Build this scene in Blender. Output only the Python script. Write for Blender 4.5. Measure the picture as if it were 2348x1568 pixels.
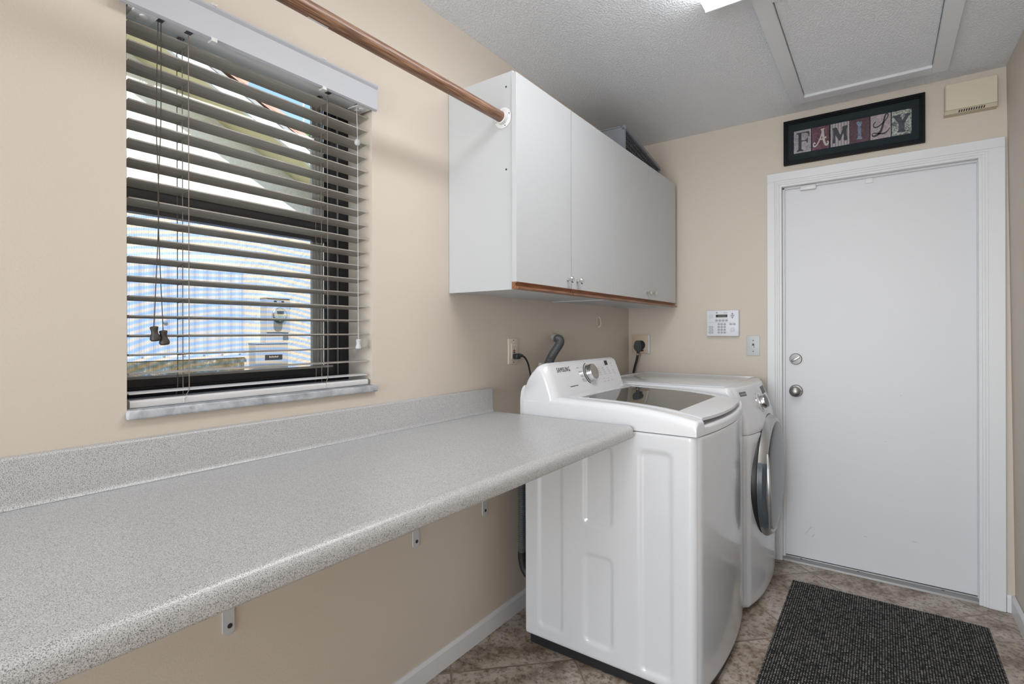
import bpy, bmesh, math, random
from mathutils import Vector, Matrix

for o in list(bpy.data.objects):
    bpy.data.objects.remove(o)
SC = bpy.context.scene
COL = SC.collection
random.seed(7)
PI = math.pi

# ------------------------------------------------------------------ camera
cam_d = bpy.data.cameras.new('camera')
cam = bpy.data.objects.new('camera', cam_d)
COL.objects.link(cam)
cam_d.sensor_width = 36.0
cam_d.lens = 1185.04 / 2348 * 36.0
cam_d.shift_y = -22.0 / 2348
cam_d.clip_start = 0.02
R = Matrix.Rotation(0.6219, 4, 'Z') @ Matrix.Rotation(PI / 2, 4, 'X') @ Matrix.Rotation(-0.0025, 4, 'Z')
cam.matrix_world = Matrix.Translation((1.350, 0.0, 1.263)) @ R
SC.camera = cam

# ------------------------------------------------------------------ colour management
vs = SC.view_settings
vs.view_transform = 'Standard'
vs.look = 'None'
vs.gamma = 1.0
vs.use_curve_mapping = False
vs.exposure = 0.66

# ------------------------------------------------------------------ sky and sun
W = bpy.data.worlds.new('sky')
SC.world = W
W.use_nodes = True
nt = W.node_tree
nt.nodes.clear()
sky = nt.nodes.new('ShaderNodeTexSky')
sky.sky_type = 'NISHITA'
sky.sun_disc = False
sky.sun_elevation = math.radians(40)
sky.sun_rotation = math.radians(120)
sky.air_density = 1.0
sky.dust_density = 0.6
bg = nt.nodes.new('ShaderNodeBackground')
bg.inputs[1].default_value = 0.22
wo = nt.nodes.new('ShaderNodeOutputWorld')
nt.links.new(sky.outputs[0], bg.inputs[0])
nt.links.new(bg.outputs[0], wo.inputs[0])

sd = bpy.data.lights.new('sun', 'SUN')
sd.energy = 2.75
sd.angle = math.radians(0.6)
sd.color = (1.0, 0.96, 0.9)
sun = bpy.data.objects.new('sun', sd)
COL.objects.link(sun)
sun.location = (6, -4, 6)
sun.rotation_euler = Vector((-0.42, 0.20, -0.28)).to_track_quat('-Z', 'Y').to_euler()

LAMP_STRENGTH = 6.8        # the fluorescent ceiling fixture

# added fill light behind the viewer, set in an invented opening
ad = bpy.data.lights.new('rear_fill_light', 'AREA')
ad.shape = 'RECTANGLE'
ad.size = 1.5
ad.size_y = 1.9
ad.energy = 66.0
ad.color = (0.90, 0.95, 1.0)
al = bpy.data.objects.new('rear_fill_light', ad)
COL.objects.link(al)
al.location = (0.95, -3.27, 1.25)
al.rotation_euler = (math.radians(97), 0, 0)

# ------------------------------------------------------------------ helpers
def tag(o, label=None, cat=None, group=None, kind=None):
    if label: o['label'] = label
    if cat: o['category'] = cat
    if group: o['group'] = group
    if kind: o['kind'] = kind
    return o

def thing(name, loc, label=None, cat=None, group=None, kind=None):
    o = bpy.data.objects.new(name, None)
    COL.objects.link(o)
    o.location = loc
    o.empty_display_size = 0.05
    return tag(o, label, cat, group, kind)

def copy_tree(o, parent=None):
    c = o.copy()
    COL.objects.link(c)
    c.parent = parent
    for ch in list(o.children):
        copy_tree(ch, c)
    return c

def smooth01(a, b, x):
    t = min(1.0, max(0.0, (x - a) / (b - a)))
    return t * t * (3 - 2 * t)

def frames(pts):
    P = [Vector(p) for p in pts]
    T = []
    for i in range(len(P)):
        a = P[max(0, i - 1)]; b = P[min(len(P) - 1, i + 1)]
        T.append((b - a).normalized())
    n = Vector((0, 0, 1)) if abs(T[0].z) < 0.9 else Vector((1, 0, 0))
    n = (n - T[0] * n.dot(T[0])).normalized()
    F = []
    for i in range(len(P)):
        n = (n - T[i] * n.dot(T[i])).normalized()
        F.append((P[i], n.copy(), T[i].cross(n)))
    return F

def spline(pts, n=8):
    P = [Vector(p) for p in pts]
    P = [P[0] * 2 - P[1]] + P + [P[-1] * 2 - P[-2]]
    out = []
    for i in range(1, len(P) - 2):
        for k in range(n):
            t = k / n
            a, b, c, d = P[i - 1], P[i], P[i + 1], P[i + 2]
            out.append(0.5 * ((2 * b) + (c - a) * t + (2 * a - 5 * b + 4 * c - d) * t * t + (3 * b - a - 3 * c + d) * t ** 3))
    out.append(P[-2].copy())
    return out

class MB:
    """collects shapes; build() links them as one mesh object"""
    def __init__(self):
        self.bm = bmesh.new()
    def faces(self, verts, faces):
        vs_ = [self.bm.verts.new(v) for v in verts]
        for f in faces:
            try: self.bm.faces.new([vs_[i] for i in f])
            except ValueError: pass
        return self
    def merge(self, other):
        me = bpy.data.meshes.new('tmp')
        other.bm.to_mesh(me); other.bm.free()
        self.bm.from_mesh(me)
        bpy.data.meshes.remove(me)
        return self
    def box(self, x0, x1, y0, y1, z0, z1, bev=0.0, seg=2, M=None):
        t = MB()
        t.faces([(x0, y0, z0), (x1, y0, z0), (x1, y1, z0), (x0, y1, z0), (x0, y0, z1), (x1, y0, z1), (x1, y1, z1), (x0, y1, z1)],
                [(3, 2, 1, 0), (4, 5, 6, 7), (0, 1, 5, 4), (1, 2, 6, 5), (2, 3, 7, 6), (3, 0, 4, 7)])
        if bev > 0:
            bmesh.ops.bevel(t.bm, geom=list(t.bm.edges), offset=bev, segments=seg, profile=0.5, affect='EDGES')
        if M is not None:
            bmesh.ops.transform(t.bm, matrix=M, verts=t.bm.verts)
        return self.merge(t)
    def tube(self, pts, r, seg=10, cap=True, flat=1.0):
        F = frames(pts)
        n = len(F)
        rr = r if isinstance(r, (list, tuple)) else [r] * n
        vs_, fs = [], []
        for (p, a, b), q in zip(F, rr):
            for k in range(seg):
                t = 2 * PI * k / seg
                vs_.append(p + a * (q * math.cos(t)) + b * (q * flat * math.sin(t)))
        for i in range(n - 1):
            for k in range(seg):
                k2 = (k + 1) % seg
                fs.append((i * seg + k, i * seg + k2, (i + 1) * seg + k2, (i + 1) * seg + k))
        if cap:
            fs.append(tuple(range(seg - 1, -1, -1)))
            fs.append(tuple((n - 1) * seg + k for k in range(seg)))
        return self.faces(vs_, fs)
    def lathe(self, prof, c, axis, seg=32, ref=None):
        """prof: list of (radius, distance along axis)"""
        ax = Vector(axis).normalized()
        n = Vector(ref) if ref else (Vector((0, 0, 1)) if abs(ax.z) < 0.9 else Vector((1, 0, 0)))
        a = (n - ax * n.dot(ax)).normalized(); b = ax.cross(a)
        c = Vector(c)
        vs_, fs = [], []
        for r, h in prof:
            for k in range(seg):
                t = 2 * PI * k / seg
                vs_.append(c + ax * h + a * (max(r, 1e-5) * math.cos(t)) + b * (max(r, 1e-5) * math.sin(t)))
        for i in range(len(prof) - 1):
            for k in range(seg):
                k2 = (k + 1) % seg
                fs.append((i * seg + k, i * seg + k2, (i + 1) * seg + k2, (i + 1) * seg + k))
        fs.append(tuple(range(seg - 1, -1, -1)))
        fs.append(tuple((len(prof) - 1) * seg + k for k in range(seg)))
        return self.faces(vs_, fs)
    def prism(self, poly, mp, a, b):
        """poly: 2D points; mp(u, v, w) -> xyz; extruded from w=a to w=b"""
        n = len(poly)
        vs_ = [mp(u, v, a) for u, v in poly] + [mp(u, v, b) for u, v in poly]
        fs = [tuple(range(n - 1, -1, -1)), tuple(range(n, 2 * n))]
        for i in range(n):
            j = (i + 1) % n
            fs.append((i, j, n + j, n + i))
        return self.faces(vs_, fs)
    def grid(self, rows, close_u=False, close_v=False, cap=False):
        """rows: list of equally long point lists"""
        m = len(rows[0]); n = len(rows)
        vs_ = [p for r in rows for p in r]
        fs = []
        for i in range(n - 1 + (1 if close_v else 0)):
            i2 = (i + 1) % n
            for k in range(m - 1 + (1 if close_u else 0)):
                k2 = (k + 1) % m
                fs.append((i * m + k, i * m + k2, i2 * m + k2, i2 * m + k))
        if cap:
            fs.append(tuple(range(m - 1, -1, -1)))
            fs.append(tuple((n - 1) * m + k for k in range(m)))
        return self.faces(vs_, fs)
    def build(self, name, mat, parent=None, label=None, smooth=35, fix=True):
        bm = self.bm
        bmesh.ops.remove_doubles(bm, verts=bm.verts, dist=1e-6)
        if fix:
            bmesh.ops.recalc_face_normals(bm, faces=bm.faces)
        me = bpy.data.meshes.new(name)
        bm.to_mesh(me); bm.free()
        o = bpy.data.objects.new(name, me)
        COL.objects.link(o)
        if isinstance(mat, (list, tuple)):
            for m_ in mat: me.materials.append(m_)
        else:
            me.materials.append(mat)
        if smooth:
            me.polygons.foreach_set('use_smooth', [True] * len(me.polygons))
            me.set_sharp_from_angle(angle=math.radians(smooth))
        if parent is not None:
            o.parent = parent
            if parent.type == 'EMPTY':
                o.location = -Vector(parent.location)
        if label: o['label'] = label
        return o

def build_each(m, name, mat, parent=None, smooth=35):
    """links every separate piece collected in m as a part of its own"""
    bm = m.bm
    bmesh.ops.remove_doubles(bm, verts=bm.verts, dist=1e-6)
    bm.verts.ensure_lookup_table()
    seen, isl = set(), []
    for v in bm.verts:
        if v in seen: continue
        st, comp = [v], []
        seen.add(v)
        while st:
            a = st.pop(); comp.append(a)
            for e in a.link_edges:
                b_ = e.other_vert(a)
                if b_ not in seen: seen.add(b_); st.append(b_)
        lo = [min(q.co[i] for q in comp) - 2e-4 for i in range(3)]; hi = [max(q.co[i] for q in comp) + 2e-4 for i in range(3)]
        isl.append([comp, lo, hi])
    merged = True
    while merged:
        merged = False
        for i in range(len(isl)):
            for j in range(i + 1, len(isl)):
                if all(isl[i][1][k] <= isl[j][2][k] and isl[j][1][k] <= isl[i][2][k] for k in range(3)):
                    isl[i][0] += isl[j][0]
                    isl[i][1] = [min(a, b_) for a, b_ in zip(isl[i][1], isl[j][1])]; isl[i][2] = [max(a, b_) for a, b_ in zip(isl[i][2], isl[j][2])]
                    del isl[j]; merged = True
                    break
            if merged: break
    out = []
    for comp, _, _ in isl:
        c = MB()
        mp = {v: c.bm.verts.new(v.co) for v in comp}
        for f in {f for v in comp for f in v.link_faces}:
            c.bm.faces.new([mp[v] for v in f.verts])
        out.append(c.build(name, mat, parent, smooth=smooth))
    bm.free()
    return out

def rrect(x0, x1, y0, y1, r, n=6):
    out = []
    for cx, cy, a in ((x1 - r, y1 - r, 0), (x0 + r, y1 - r, 90), (x0 + r, y0 + r, 180), (x1 - r, y0 + r, 270)):
        for k in range(n + 1):
            t = math.radians(a + 90 * k / n)
            out.append((cx + r * math.cos(t), cy + r * math.sin(t)))
    return out

def ellipse(cx, cy, rx, ry, n=24):
    return [(cx + rx * math.cos(2 * PI * k / n), cy + ry * math.sin(2 * PI * k / n)) for k in range(n)]

def text_mesh(s, size, mp, depth=0.0006, bold=0.0):
    """built-in lettering as a mesh: mp(u, v, w) maps text plane to the room, centred"""
    cu = bpy.data.curves.new('tmp_text', 'FONT')
    cu.body = s; cu.size = size; cu.align_x = 'CENTER'; cu.align_y = 'CENTER'
    cu.extrude = depth / 2; cu.offset = bold; cu.space_character = 1.22
    o = bpy.data.objects.new('tmp_text', cu)
    COL.objects.link(o)
    dg = bpy.context.evaluated_depsgraph_get()
    me = bpy.data.meshes.new_from_object(o.evaluated_get(dg))
    bpy.data.objects.remove(o); bpy.data.curves.remove(cu)
    m = MB()
    m.bm.from_mesh(me)
    bpy.data.meshes.remove(me)
    for v in m.bm.verts:
        v.co = Vector(mp(v.co.x, v.co.y, v.co.z))
    return m

# ------------------------------------------------------------------ materials
def new_mat(name):
    m = bpy.data.materials.new(name)
    m.use_nodes = True
    t = m.node_tree
    b = t.nodes['Principled BSDF']
    return m, t, b

def mat(name, col, rough=0.5, metal=0.0, spec=0.5, coat=0.0, bump=None, trans=0.0, alpha=1.0, ior=1.5):
    m, t, b = new_mat(name)
    b.inputs['Base Color'].default_value = (*col, 1)
    b.inputs['Roughness'].default_value = rough
    b.inputs['Metallic'].default_value = metal
    b.inputs['Specular IOR Level'].default_value = spec
    b.inputs['Coat Weight'].default_value = coat
    b.inputs['Coat Roughness'].default_value = 0.08
    b.inputs['Transmission Weight'].default_value = trans
    b.inputs['IOR'].default_value = ior
    b.inputs['Alpha'].default_value = alpha
    if bump:
        sc, st, ds = bump
        tc = t.nodes.new('ShaderNodeTexCoord')
        n = t.nodes.new('ShaderNodeTexNoise')
        n.inputs['Scale'].default_value = sc
        n.inputs['Detail'].default_value = 3
        t.links.new(tc.outputs['Object'], n.inputs['Vector'])
        bp = t.nodes.new('ShaderNodeBump')
        bp.inputs['Strength'].default_value = st
        bp.inputs['Distance'].default_value = ds
        t.links.new(n.outputs['Fac'], bp.inputs['Height'])
        t.links.new(bp.outputs[0], b.inputs['Normal'])
    return m

def nd(t, kind, **kw):
    n = t.nodes.new(kind)
    for k, v in kw.items(): setattr(n, k, v)
    return n

def ramp(t, src, stops):
    r = t.nodes.new('ShaderNodeValToRGB')
    while len(r.color_ramp.elements) < len(stops): r.color_ramp.elements.new(0.5)
    for e, (p, c) in zip(r.color_ramp.elements, stops):
        e.position = p; e.color = (*c, 1) if len(c) == 3 else c
    t.links.new(src, r.inputs[0])
    return r

def mth(t, op, a, b=None, c=None):
    n = t.nodes.new('ShaderNodeMath'); n.operation = op
    for i, v in enumerate((a, b, c)):
        if v is None: continue
        if isinstance(v, (int, float)): n.inputs[i].default_value = v
        else: t.links.new(v, n.inputs[i])
    return n.outputs[0]

def wood(name, c0, c1, c2, axis='Y', sc=1.0, rough=0.4, coat=0.3):
    m, t, b = new_mat(name)
    tc = t.nodes.new('ShaderNodeTexCoord')
    mp = t.nodes.new('ShaderNodeMapping')
    k = {'X': (2, 60, 60), 'Y': (60, 2, 60), 'Z': (60, 60, 2)}[axis]
    mp.inputs['Scale'].default_value = [v * sc for v in k]
    t.links.new(tc.outputs['Object'], mp.inputs['Vector'])
    n = t.nodes.new('ShaderNodeTexNoise'); n.inputs['Scale'].default_value = 1.6; n.inputs['Detail'].default_value = 4
    n.inputs['Distortion'].default_value = 0.4
    t.links.new(mp.outputs[0], n.inputs['Vector'])
    r = ramp(t, n.outputs['Fac'], [(0.3, c0), (0.52, c1), (0.72, c2)])
    t.links.new(r.outputs[0], b.inputs['Base Color'])
    b.inputs['Roughness'].default_value = rough
    b.inputs['Coat Weight'].default_value = coat
    b.inputs['Coat Roughness'].default_value = 0.15
    bp = t.nodes.new('ShaderNodeBump'); bp.inputs['Strength'].default_value = 0.2; bp.inputs['Distance'].default_value = 0.002
    t.links.new(n.outputs['Fac'], bp.inputs['Height']); t.links.new(bp.outputs[0], b.inputs['Normal'])
    return m

M = {}
M['wall'] = mat('beige_wall_paint', (0.655, 0.585, 0.505), 0.55, spec=0.35, bump=(170, 0.25, 0.0015))
M['white_wall'] = mat('white_wall_paint', (0.8, 0.78, 0.74), 0.6, spec=0.3)
M['trim'] = mat('white_trim_paint', (0.76, 0.77, 0.79), 0.35, bump=(40, 0.06, 0.002))
M['door'] = mat('white_door_paint', (0.72, 0.73, 0.76), 0.42, bump=(140, 0.12, 0.001))
M['base'] = mat('baseboard_paint', (0.76, 0.76, 0.78), 0.4)

def knockdown(name, col):
    m, t, b = new_mat(name)
    tc = t.nodes.new('ShaderNodeTexCoord')
    mp = t.nodes.new('ShaderNodeMapping'); mp.inputs['Scale'].default_value = (1.0, 0.62, 1.0)
    mp.inputs['Rotation'].default_value = (0, 0, 0.5)
    t.links.new(tc.outputs['Object'], mp.inputs['Vector'])
    n = t.nodes.new('ShaderNodeTexNoise'); n.inputs['Scale'].default_value = 140; n.inputs['Detail'].default_value = 3
    n.inputs['Distortion'].default_value = 0.3
    t.links.new(mp.outputs[0], n.inputs['Vector'])
    r = ramp(t, n.outputs['Fac'], [(0.42, (0, 0, 0)), (0.6, (1, 1, 1))])
    bp = t.nodes.new('ShaderNodeBump'); bp.inputs['Strength'].default_value = 0.5; bp.inputs['Distance'].default_value = 0.006
    t.links.new(r.outputs[0], bp.inputs['Height']); t.links.new(bp.outputs[0], b.inputs['Normal'])
    b.inputs['Base Color'].default_value = (*col, 1)
    b.inputs['Roughness'].default_value = 0.42
    return m
M['ceiling'] = knockdown('knockdown_ceiling', (0.87, 0.895, 0.93))
M['hatch_panel'] = knockdown('hatch_panel_texture', (0.87, 0.895, 0.93))

def floor_mat():
    m, t, b = new_mat('stone_look_tile')
    tc = t.nodes.new('ShaderNodeTexCoord')
    sx = t.nodes.new('ShaderNodeSeparateXYZ'); t.links.new(tc.outputs['Object'], sx.inputs[0])
    X, Y = sx.outputs[0], sx.outputs[1]
    q = 1 / math.sqrt(2)
    u = mth(t, 'MULTIPLY', mth(t, 'ADD', X, Y), q)
    v = mth(t, 'MULTIPLY', mth(t, 'SUBTRACT', Y, X), q)
    us = mth(t, 'DIVIDE', mth(t, 'SUBTRACT', u, 1.515 - 0.4745 * 8), 0.4745)
    vs_ = mth(t, 'DIVIDE', mth(t, 'SUBTRACT', v, 0.977 - 0.492 * 8), 0.492)
    def edge(s):
        f = mth(t, 'FRACT', s)
        return mth(t, 'MINIMUM', f, mth(t, 'SUBTRACT', 1.0, f))
    d = mth(t, 'MINIMUM', edge(us), edge(vs_))
    gm = ramp(t, d, [(0.006, (1, 1, 1)), (0.010, (0, 0, 0))])
    # a shade per tile
    wn = t.nodes.new('ShaderNodeTexWhiteNoise'); wn.noise_dimensions = '2D'
    cb = t.nodes.new('ShaderNodeCombineXYZ')
    t.links.new(mth(t, 'FLOOR', us), cb.inputs[0]); t.links.new(mth(t, 'FLOOR', vs_), cb.inputs[1])
    t.links.new(cb.outputs[0], wn.inputs['Vector'])
    off = t.nodes.new('ShaderNodeVectorMath'); off.operation = 'SCALE'; off.inputs['Scale'].default_value = 7.0
    t.links.new(wn.outputs['Color'], off.inputs[0])
    ad = t.nodes.new('ShaderNodeVectorMath'); ad.operation = 'ADD'
    t.links.new(tc.outputs['Object'], ad.inputs[0]); t.links.new(off.outputs[0], ad.inputs[1])
    n1 = t.nodes.new('ShaderNodeTexNoise'); n1.inputs['Scale'].default_value = 7; n1.inputs['Detail'].default_value = 8; n1.inputs['Roughness'].default_value = 0.65
    n2 = t.nodes.new('ShaderNodeTexNoise'); n2.inputs['Scale'].default_value = 55; n2.inputs['Detail'].default_value = 6; n2.inputs['Roughness'].default_value = 0.7
    t.links.new(ad.outputs[0], n1.inputs['Vector']); t.links.new(ad.outputs[0], n2.inputs['Vector'])
    r1 = ramp(t, n1.outputs['Fac'], [(0.36, (0.20, 0.145, 0.105)), (0.47, (0.40, 0.33, 0.265)), (0.62, (0.56, 0.50, 0.44))])
    r2 = ramp(t, n2.outputs['Fac'], [(0.38, (0.30, 0.22, 0.17)), (0.52, (1, 1, 1))])
    mx = t.nodes.new('ShaderNodeMix'); mx.data_type = 'RGBA'; mx.blend_type = 'MULTIPLY'; mx.inputs[0].default_value = 0.8
    t.links.new(r1.outputs[0], mx.inputs[6]); t.links.new(r2.outputs[0], mx.inputs[7])
    m2 = t.nodes.new('ShaderNodeMix'); m2.data_type = 'RGBA'
    t.links.new(gm.outputs[0], m2.inputs[0]); t.links.new(mx.outputs[2], m2.inputs[6])
    m2.inputs[7].default_value = (0.25, 0.20, 0.15, 1)
    t.links.new(m2.outputs[2], b.inputs['Base Color'])
    b.inputs['Roughness'].default_value = 0.38
    inv = mth(t, 'SUBTRACT', 1.0, gm.outputs[0])
    hh = mth(t, 'ADD', inv, mth(t, 'MULTIPLY', n2.outputs['Fac'], 0.25))
    bp = t.nodes.new('ShaderNodeBump'); bp.inputs['Strength'].default_value = 0.4; bp.inputs['Distance'].default_value = 0.003
    t.links.new(hh, bp.inputs['Height']); t.links.new(bp.outputs[0], b.inputs['Normal'])
    return m
M['floor'] = floor_mat()

def counter_mat():
    m, t, b = new_mat('speckled_grey_laminate')
    tc = t.nodes.new('ShaderNodeTexCoord')
    n = t.nodes.new('ShaderNodeTexNoise'); n.inputs['Scale'].default_value = 760; n.inputs['Detail'].default_value = 2.5; n.inputs['Roughness'].default_value = 0.6
    t.links.new(tc.outputs['Object'], n.inputs['Vector'])
    r = ramp(t, n.outputs['Fac'], [(0.35, (0.09, 0.091, 0.094)), (0.43, (0.39, 0.392, 0.395)), (0.52, (0.54, 0.542, 0.548)), (0.68, (0.68, 0.682, 0.69))])
    t.links.new(r.outputs[0], b.inputs['Base Color'])
    b.inputs['Roughness'].default_value = 0.34
    b.inputs['Specular IOR Level'].default_value = 0.7
    return m
M['counter'] = counter_mat()

M['cab'] = mat('white_melamine', (0.55, 0.57, 0.59), 0.38, bump=(90, 0.04, 0.001))
M['cab_in'] = mat('grey_white_underside', (0.62, 0.60, 0.58), 0.6)
M['gapblack'] = mat('dark_gap', (0.02, 0.02, 0.02), 0.8)
M['oak'] = wood('oak_pull', (0.10, 0.035, 0.015), (0.27, 0.11, 0.048), (0.42, 0.20, 0.10), 'Y', 3.0, 0.4, 0.3)
M['rod'] = wood('hemlock_rod', (0.085, 0.036, 0.018), (0.23, 0.115, 0.064), (0.42, 0.25, 0.155), 'Y', 3.2, 0.42, 0.25)
M['white_plastic'] = mat('white_plastic', (0.78, 0.78, 0.79), 0.35)
M['grey_plastic'] = mat('light_grey_plastic', (0.58, 0.60, 0.62), 0.4)
M['ivory'] = mat('ivory_plastic', (0.70, 0.65, 0.55), 0.4)
M['tan'] = mat('painted_tan_plate', (0.62, 0.50, 0.37), 0.45)
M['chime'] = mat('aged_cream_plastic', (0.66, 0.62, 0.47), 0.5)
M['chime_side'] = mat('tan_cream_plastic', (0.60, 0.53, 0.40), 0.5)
M['black'] = mat('black_plastic', (0.018, 0.019, 0.022), 0.4)
M['rubber'] = mat('black_rubber', (0.015, 0.015, 0.017), 0.55)
M['charcoal'] = mat('charcoal_plastic', (0.06, 0.065, 0.07), 0.5)
M['hose'] = mat('grey_corrugated_hose', (0.10, 0.105, 0.115), 0.4)
M['pipe'] = mat('grey_pipe', (0.42, 0.42, 0.42), 0.5)
M['basket'] = mat('slate_grey_plastic', (0.19, 0.205, 0.23), 0.45)
M['basket_in'] = mat('dark_slate_plastic', (0.055, 0.06, 0.07), 0.45)
M['nickel'] = mat('brushed_nickel', (0.30, 0.295, 0.285), 0.36, metal=1.0)
M['satin'] = mat('satin_dark_nickel', (0.20, 0.197, 0.19), 0.42, metal=1.0)
M['chrome'] = mat('polished_chrome', (0.72, 0.72, 0.72), 0.12, metal=1.0)
M['alu'] = mat('mill_aluminium', (0.36, 0.36, 0.36), 0.5, metal=0.8, bump=(60, 0.1, 0.002))
M['bronze'] = mat('dark_bronze_aluminium', (0.012, 0.013, 0.018), 0.3)
M['outer_alu'] = mat('weathered_aluminium', (0.42, 0.41, 0.39), 0.5)
M['galv'] = mat('galvanised_grey', (0.60, 0.60, 0.59), 0.5)
M['slot_grey'] = mat('weathered_grey_plate', (0.22, 0.22, 0.20), 0.6)
M['appl'] = mat('white_enamel', (0.70, 0.715, 0.745), 0.16, spec=0.5, coat=0.4)
M['appl_plastic'] = mat('white_gloss_plastic', (0.75, 0.76, 0.79), 0.22, coat=0.3)
M['tint_glass'] = mat('tinted_glass', (0.05, 0.053, 0.057), 0.03, spec=0.5)
M['tint_glass'].node_tree.nodes['Principled BSDF'].inputs['Specular Tint'].default_value = (0.82, 0.92, 1.0, 1)
M['door_glass'] = mat('smoked_glass', (0.045, 0.045, 0.046), 0.14, spec=0.4)
M['silver'] = mat('silver_painted_plastic', (0.50, 0.50, 0.50), 0.3, metal=0.75)
M['slate'] = mat('slate_blue_plastic', (0.075, 0.09, 0.105), 0.3)
M['knobface'] = mat('taupe_metal_face', (0.36, 0.33, 0.30), 0.35, metal=0.6)
M['ink'] = mat('black_print', (0.03, 0.03, 0.035), 0.5)
M['greyink'] = mat('grey_print', (0.34, 0.34, 0.36), 0.5)
M['display'] = mat('dark_display', (0.02, 0.022, 0.024), 0.35, spec=0.25)
M['lcd'] = mat('green_grey_lcd', (0.10, 0.14, 0.12), 0.2)
M['button'] = mat('grey_rubber_button', (0.16, 0.17, 0.19), 0.6)
M['button_cap'] = mat('pale_button_cap', (0.58, 0.60, 0.65), 0.6)
M['keypad'] = mat('cool_white_plastic', (0.74, 0.76, 0.82), 0.4)
M['redbtn'] = mat('red_button', (0.30, 0.02, 0.015), 0.4)
def marble_mat():
    m, t, b = new_mat('grey_white_marble')
    tc = t.nodes.new('ShaderNodeTexCoord')
    n = t.nodes.new('ShaderNodeTexNoise'); n.inputs['Scale'].default_value = 18; n.inputs['Detail'].default_value = 6; n.inputs['Roughness'].default_value = 0.65; n.inputs['Distortion'].default_value = 0.8
    t.links.new(tc.outputs['Object'], n.inputs['Vector'])
    r = ramp(t, n.outputs['Fac'], [(0.34, (0.30, 0.32, 0.35)), (0.5, (0.46, 0.48, 0.52)), (0.68, (0.60, 0.62, 0.65))])
    t.links.new(r.outputs[0], b.inputs['Base Color'])
    b.inputs['Roughness'].default_value = 0.4
    bp = t.nodes.new('ShaderNodeBump'); bp.inputs['Strength'].default_value = 0.4; bp.inputs['Distance'].default_value = 0.004
    t.links.new(n.outputs['Fac'], bp.inputs['Height']); t.links.new(bp.outputs[0], b.inputs['Normal'])
    return m
M['marble'] = marble_mat()
M['blind'] = mat('off_white_blind', (0.68, 0.68, 0.69), 0.4)
M['valance'] = mat('grey_white_valance', (0.46, 0.475, 0.52), 0.4)
M['cord'] = mat('taupe_cord', (0.24, 0.21, 0.18), 0.8)
M['cord_dark'] = mat('dark_brown_cord', (0.07, 0.055, 0.042), 0.8)
M['tassel'] = mat('dark_brown_tassel', (0.05, 0.04, 0.034), 0.5)
M['clear'] = mat('clear_plastic_clip', (0.80, 0.80, 0.80), 0.2, alpha=0.55)
M['frame'] = mat('black_frame', (0.004, 0.005, 0.007), 0.45, spec=0.15)
M['mat_board'] = mat('dark_slate_mat', (0.016, 0.024, 0.029), 0.8, spec=0.1)

def slat_mat():
    m, t, b = new_mat('shaded_wood_grain_slat')
    tc = t.nodes.new('ShaderNodeTexCoord'); mp = t.nodes.new('ShaderNodeMapping')
    mp.inputs['Scale'].default_value = (420, 14, 60)
    t.links.new(tc.outputs['Object'], mp.inputs['Vector'])
    n = t.nodes.new('ShaderNodeTexNoise'); n.inputs['Scale'].default_value = 1.0; n.inputs['Detail'].default_value = 3
    t.links.new(mp.outputs[0], n.inputs['Vector'])
    r = ramp(t, n.outputs['Fac'], [(0.3, (0.30, 0.278, 0.247)), (0.7, (0.46, 0.43, 0.385))])  # white slats coloured taupe to carry the shade of their undersides
    t.links.new(r.outputs[0], b.inputs['Base Color'])
    b.inputs['Roughness'].default_value = 0.45
    return m
M['slat'] = slat_mat()

def glass_mat(name, fac, tint=(1, 1, 1)):
    m = bpy.data.materials.new(name); m.use_nodes = True
    t = m.node_tree; t.nodes.clear()
    tr = t.nodes.new('ShaderNodeBsdfTransparent'); tr.inputs[0].default_value = (*tint, 1)
    gl = t.nodes.new('ShaderNodeBsdfGlossy'); gl.inputs['Roughness'].default_value = 0.02
    mx = t.nodes.new('ShaderNodeMixShader'); mx.inputs[0].default_value = fac
    o = t.nodes.new('ShaderNodeOutputMaterial')
    t.links.new(tr.outputs[0], mx.inputs[1]); t.links.new(gl.outputs[0], mx.inputs[2]); t.links.new(mx.outputs[0], o.inputs[0])
    return m
M['pane'] = glass_mat('window_glass', 0.05, (0.96, 0.98, 0.98))
M['meter_glass'] = glass_mat('meter_glass', 0.22, (0.9, 0.93, 0.93))
M['pic_glass'] = glass_mat('picture_glass', 0.012)

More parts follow.
